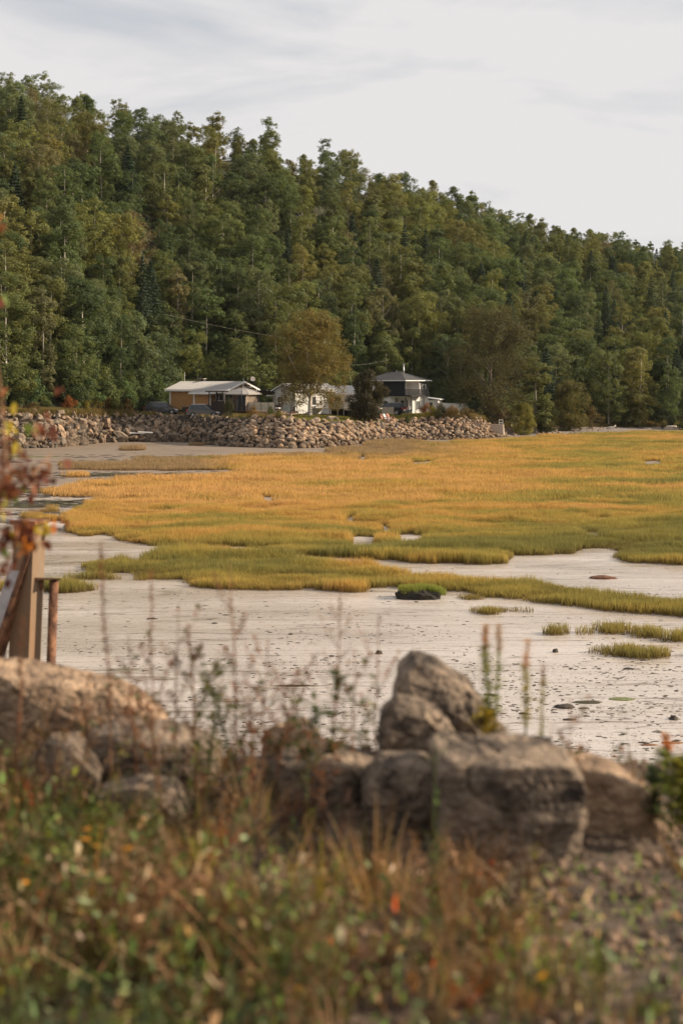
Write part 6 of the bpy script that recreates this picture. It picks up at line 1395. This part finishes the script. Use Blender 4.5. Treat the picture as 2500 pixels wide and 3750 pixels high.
stalk(1060, 1035, 2480, 5.6, 'short dry weed in the gap between the boulders', parts=[('seed',.3,1,100,.02,.009,RU)], br=6, seed=15, r0=.003)
stalk(1180, 1190, 2700, 4.9, 'low brown curled weed before the central stones', parts=[('seed',.3,1,80,.03,.012,RU)], br=5, seed=17, r0=.003)
for i_, (a_, b_, c_, y_, lb_, m_) in enumerate([
 (500,470,2330,5.2,'thin dark branched weed over the mud left of the dark seeded stalk',0),(640,655,2200,5.5,'slender tan weed between the two left brown stalks',1),
 (760,790,2420,5.1,'bushy olive weed in front of the broad boulder right end',2),(1010,1100,2450,5.3,'arching dry weed leaning right toward the centre',0),
 (1120,1150,2560,5.1,'short leafy green weed above the small pinkish boulder',2),(1290,1300,2380,5.5,'wispy brown weed just left of the thin brown stalk',1),
 (590,540,2480,5.0,'low reddish weed clump before the left boulders',0),(930,905,2500,5.2,'dense brown weed rising from the central gap',0),
 (300,330,2480,5.1,'fine pale grass stem crossing the long left boulder',1),(2090,2085,2560,5.0,'tiny orange-tipped weed behind the block boulder',1)]):
    stalk(a_, b_, c_, y_, lb_, stem=GSTEM if m_ == 2 else STEM, parts=([('leaf',.3,1,90,.04,.018,GD)] if m_ == 2 else [('seed',.25,1,170 if m_ == 0 else 90,.022,.010,RU if m_ == 0 else SEED),('leaf',.1,.7,16,.05,.016,GD)]), br=8 if m_ != 1 else 4, seed=30+i_, r0=.0035 if m_ == 0 else .0026)
stalk(200, 215, 2560, 5.0, 'bare brown stalk over the long left boulder', parts=[('seed',.4,1,60,.02,.008,SEED)], br=2, seed=18, r0=.003)

# ------------------------------------------------------------------ red-leaved branch at the left edge
br = empty('red_leaved_bush', Vector((X(-260,4.9), 4.9, fgz(X(-260,4.9),4.9))), label='bush branch with rust-red autumn leaves hanging in at the left edge', cat='bush'); bo = Vector(br.location)
LR = [lf((.15,.048,.030)), lf((.22,.098,.055)), lf((.085,.026,.017)), lf((.45,.36,.05)), lf((.16,.22,.06)), lf((.65,.22,.03))]
v_, f_ = leafpts(Vector((0,0,0)), Vector((1,0,0)), 1, .62, droop=.25); lms = []
for i, m_ in enumerate(LR): lms.append(mesh('leaf', v_, f_, m_, True))
stm = MB(); BR = [[(-260,2900),(-150,2500),(-60,2200),(10,1960),(100,1880),(200,1855)],[(-60,2200),(-30,1900),(20,1700),(60,1600)],[(-30,1900),(30,1780),(120,1740),(190,1660)],[(20,1700),(10,1500),(-10,1330),(-20,1100)],[(-60,2200),(0,2110),(60,2000),(140,1960)],[(-150,2500),(-60,2350),(-20,2300)],[(-20,1100),(-30,900),(0,790)]]
Yb = 4.9; RB = random.Random(77)
for b_ in BR:
    pts_ = [P(a_, c_, Yb + RB.uniform(-.06,.06)) - bo for a_, c_ in b_]; stm.tube(pts_, [.006*(1-.7*i/(len(pts_)-1))+.001 for i in range(len(pts_))], 5)
stm.build('branch', STEM, br)
CL = [(40,1690,70,60,26,(0,1,1,2)),(10,1780,60,80,40,(0,1,1,2)),(60,1640,60,50,16,(1,2,4,3)),(150,1560,40,25,8,(0,2,1)),(185,1570,25,25,9,(0,2,0)),(110,1560,40,25,7,(1,4,4)),(30,1560,50,30,8,(3,4,3)),(20,1430,40,40,3,(3,1)),(60,1490,25,40,4,(3,3)),
      (215,1420,18,12,3,(1,0)),(175,1500,10,14,2,(0,)),(120,1770,60,40,16,(0,2,1)),(100,1730,60,30,8,(1,0)),(170,1745,30,30,9,(0,0,2)),(240,1680,16,8,3,(0,)),(190,1700,20,8,2,(1,)),(60,1790,50,50,12,(1,2,4)),
      (90,1930,50,30,46,(2,0,1,1)),(130,1920,50,25,20,(0,1,3)),(90,1975,45,35,20,(1,0,2,5)),(60,1950,40,40,16,(1,2,3)),(25,1960,30,50,16,(2,1,0)),(40,2060,40,50,7,(1,2,0)),(10,2080,30,50,12,(2,2,0)),(205,1905,10,10,3,(5,0)),(230,1898,12,6,2,(0,)),(170,1975,14,16,4,(0,)),
      (25,785,12,10,1,(5,)),(5,820,12,8,2,(1,)),(22,1075,14,10,2,(4,)),(8,1095,14,8,2,(0,1)),(10,1850,30,40,8,(4,1,3)),(20,1620,40,60,12,(4,1,0)),(-60,1800,60,250,40,(0,1,2,4)),(20,1790,50,40,30,(1,1,0)),(15,2000,20,30,5,(4,))]
for cx_, cy_, sx_, sy_, n_, cc in CL:
    for _ in range(int(n_*1.0)):
        p = P(cx_+RB.gauss(0,1)*sx_*.5, cy_+RB.gauss(0,1)*sy_*.5, Yb+RB.uniform(-.12,.12)) - bo; s_ = RB.uniform(.022,.042)*(1 if n_ > 2 else 1.15)
        link('leaf', lms[RB.choice(cc)], br, p, (RB.uniform(-.9,.9), R(RB.uniform(20,110)), RB.uniform(0,6.28)), (s_,s_,s_))
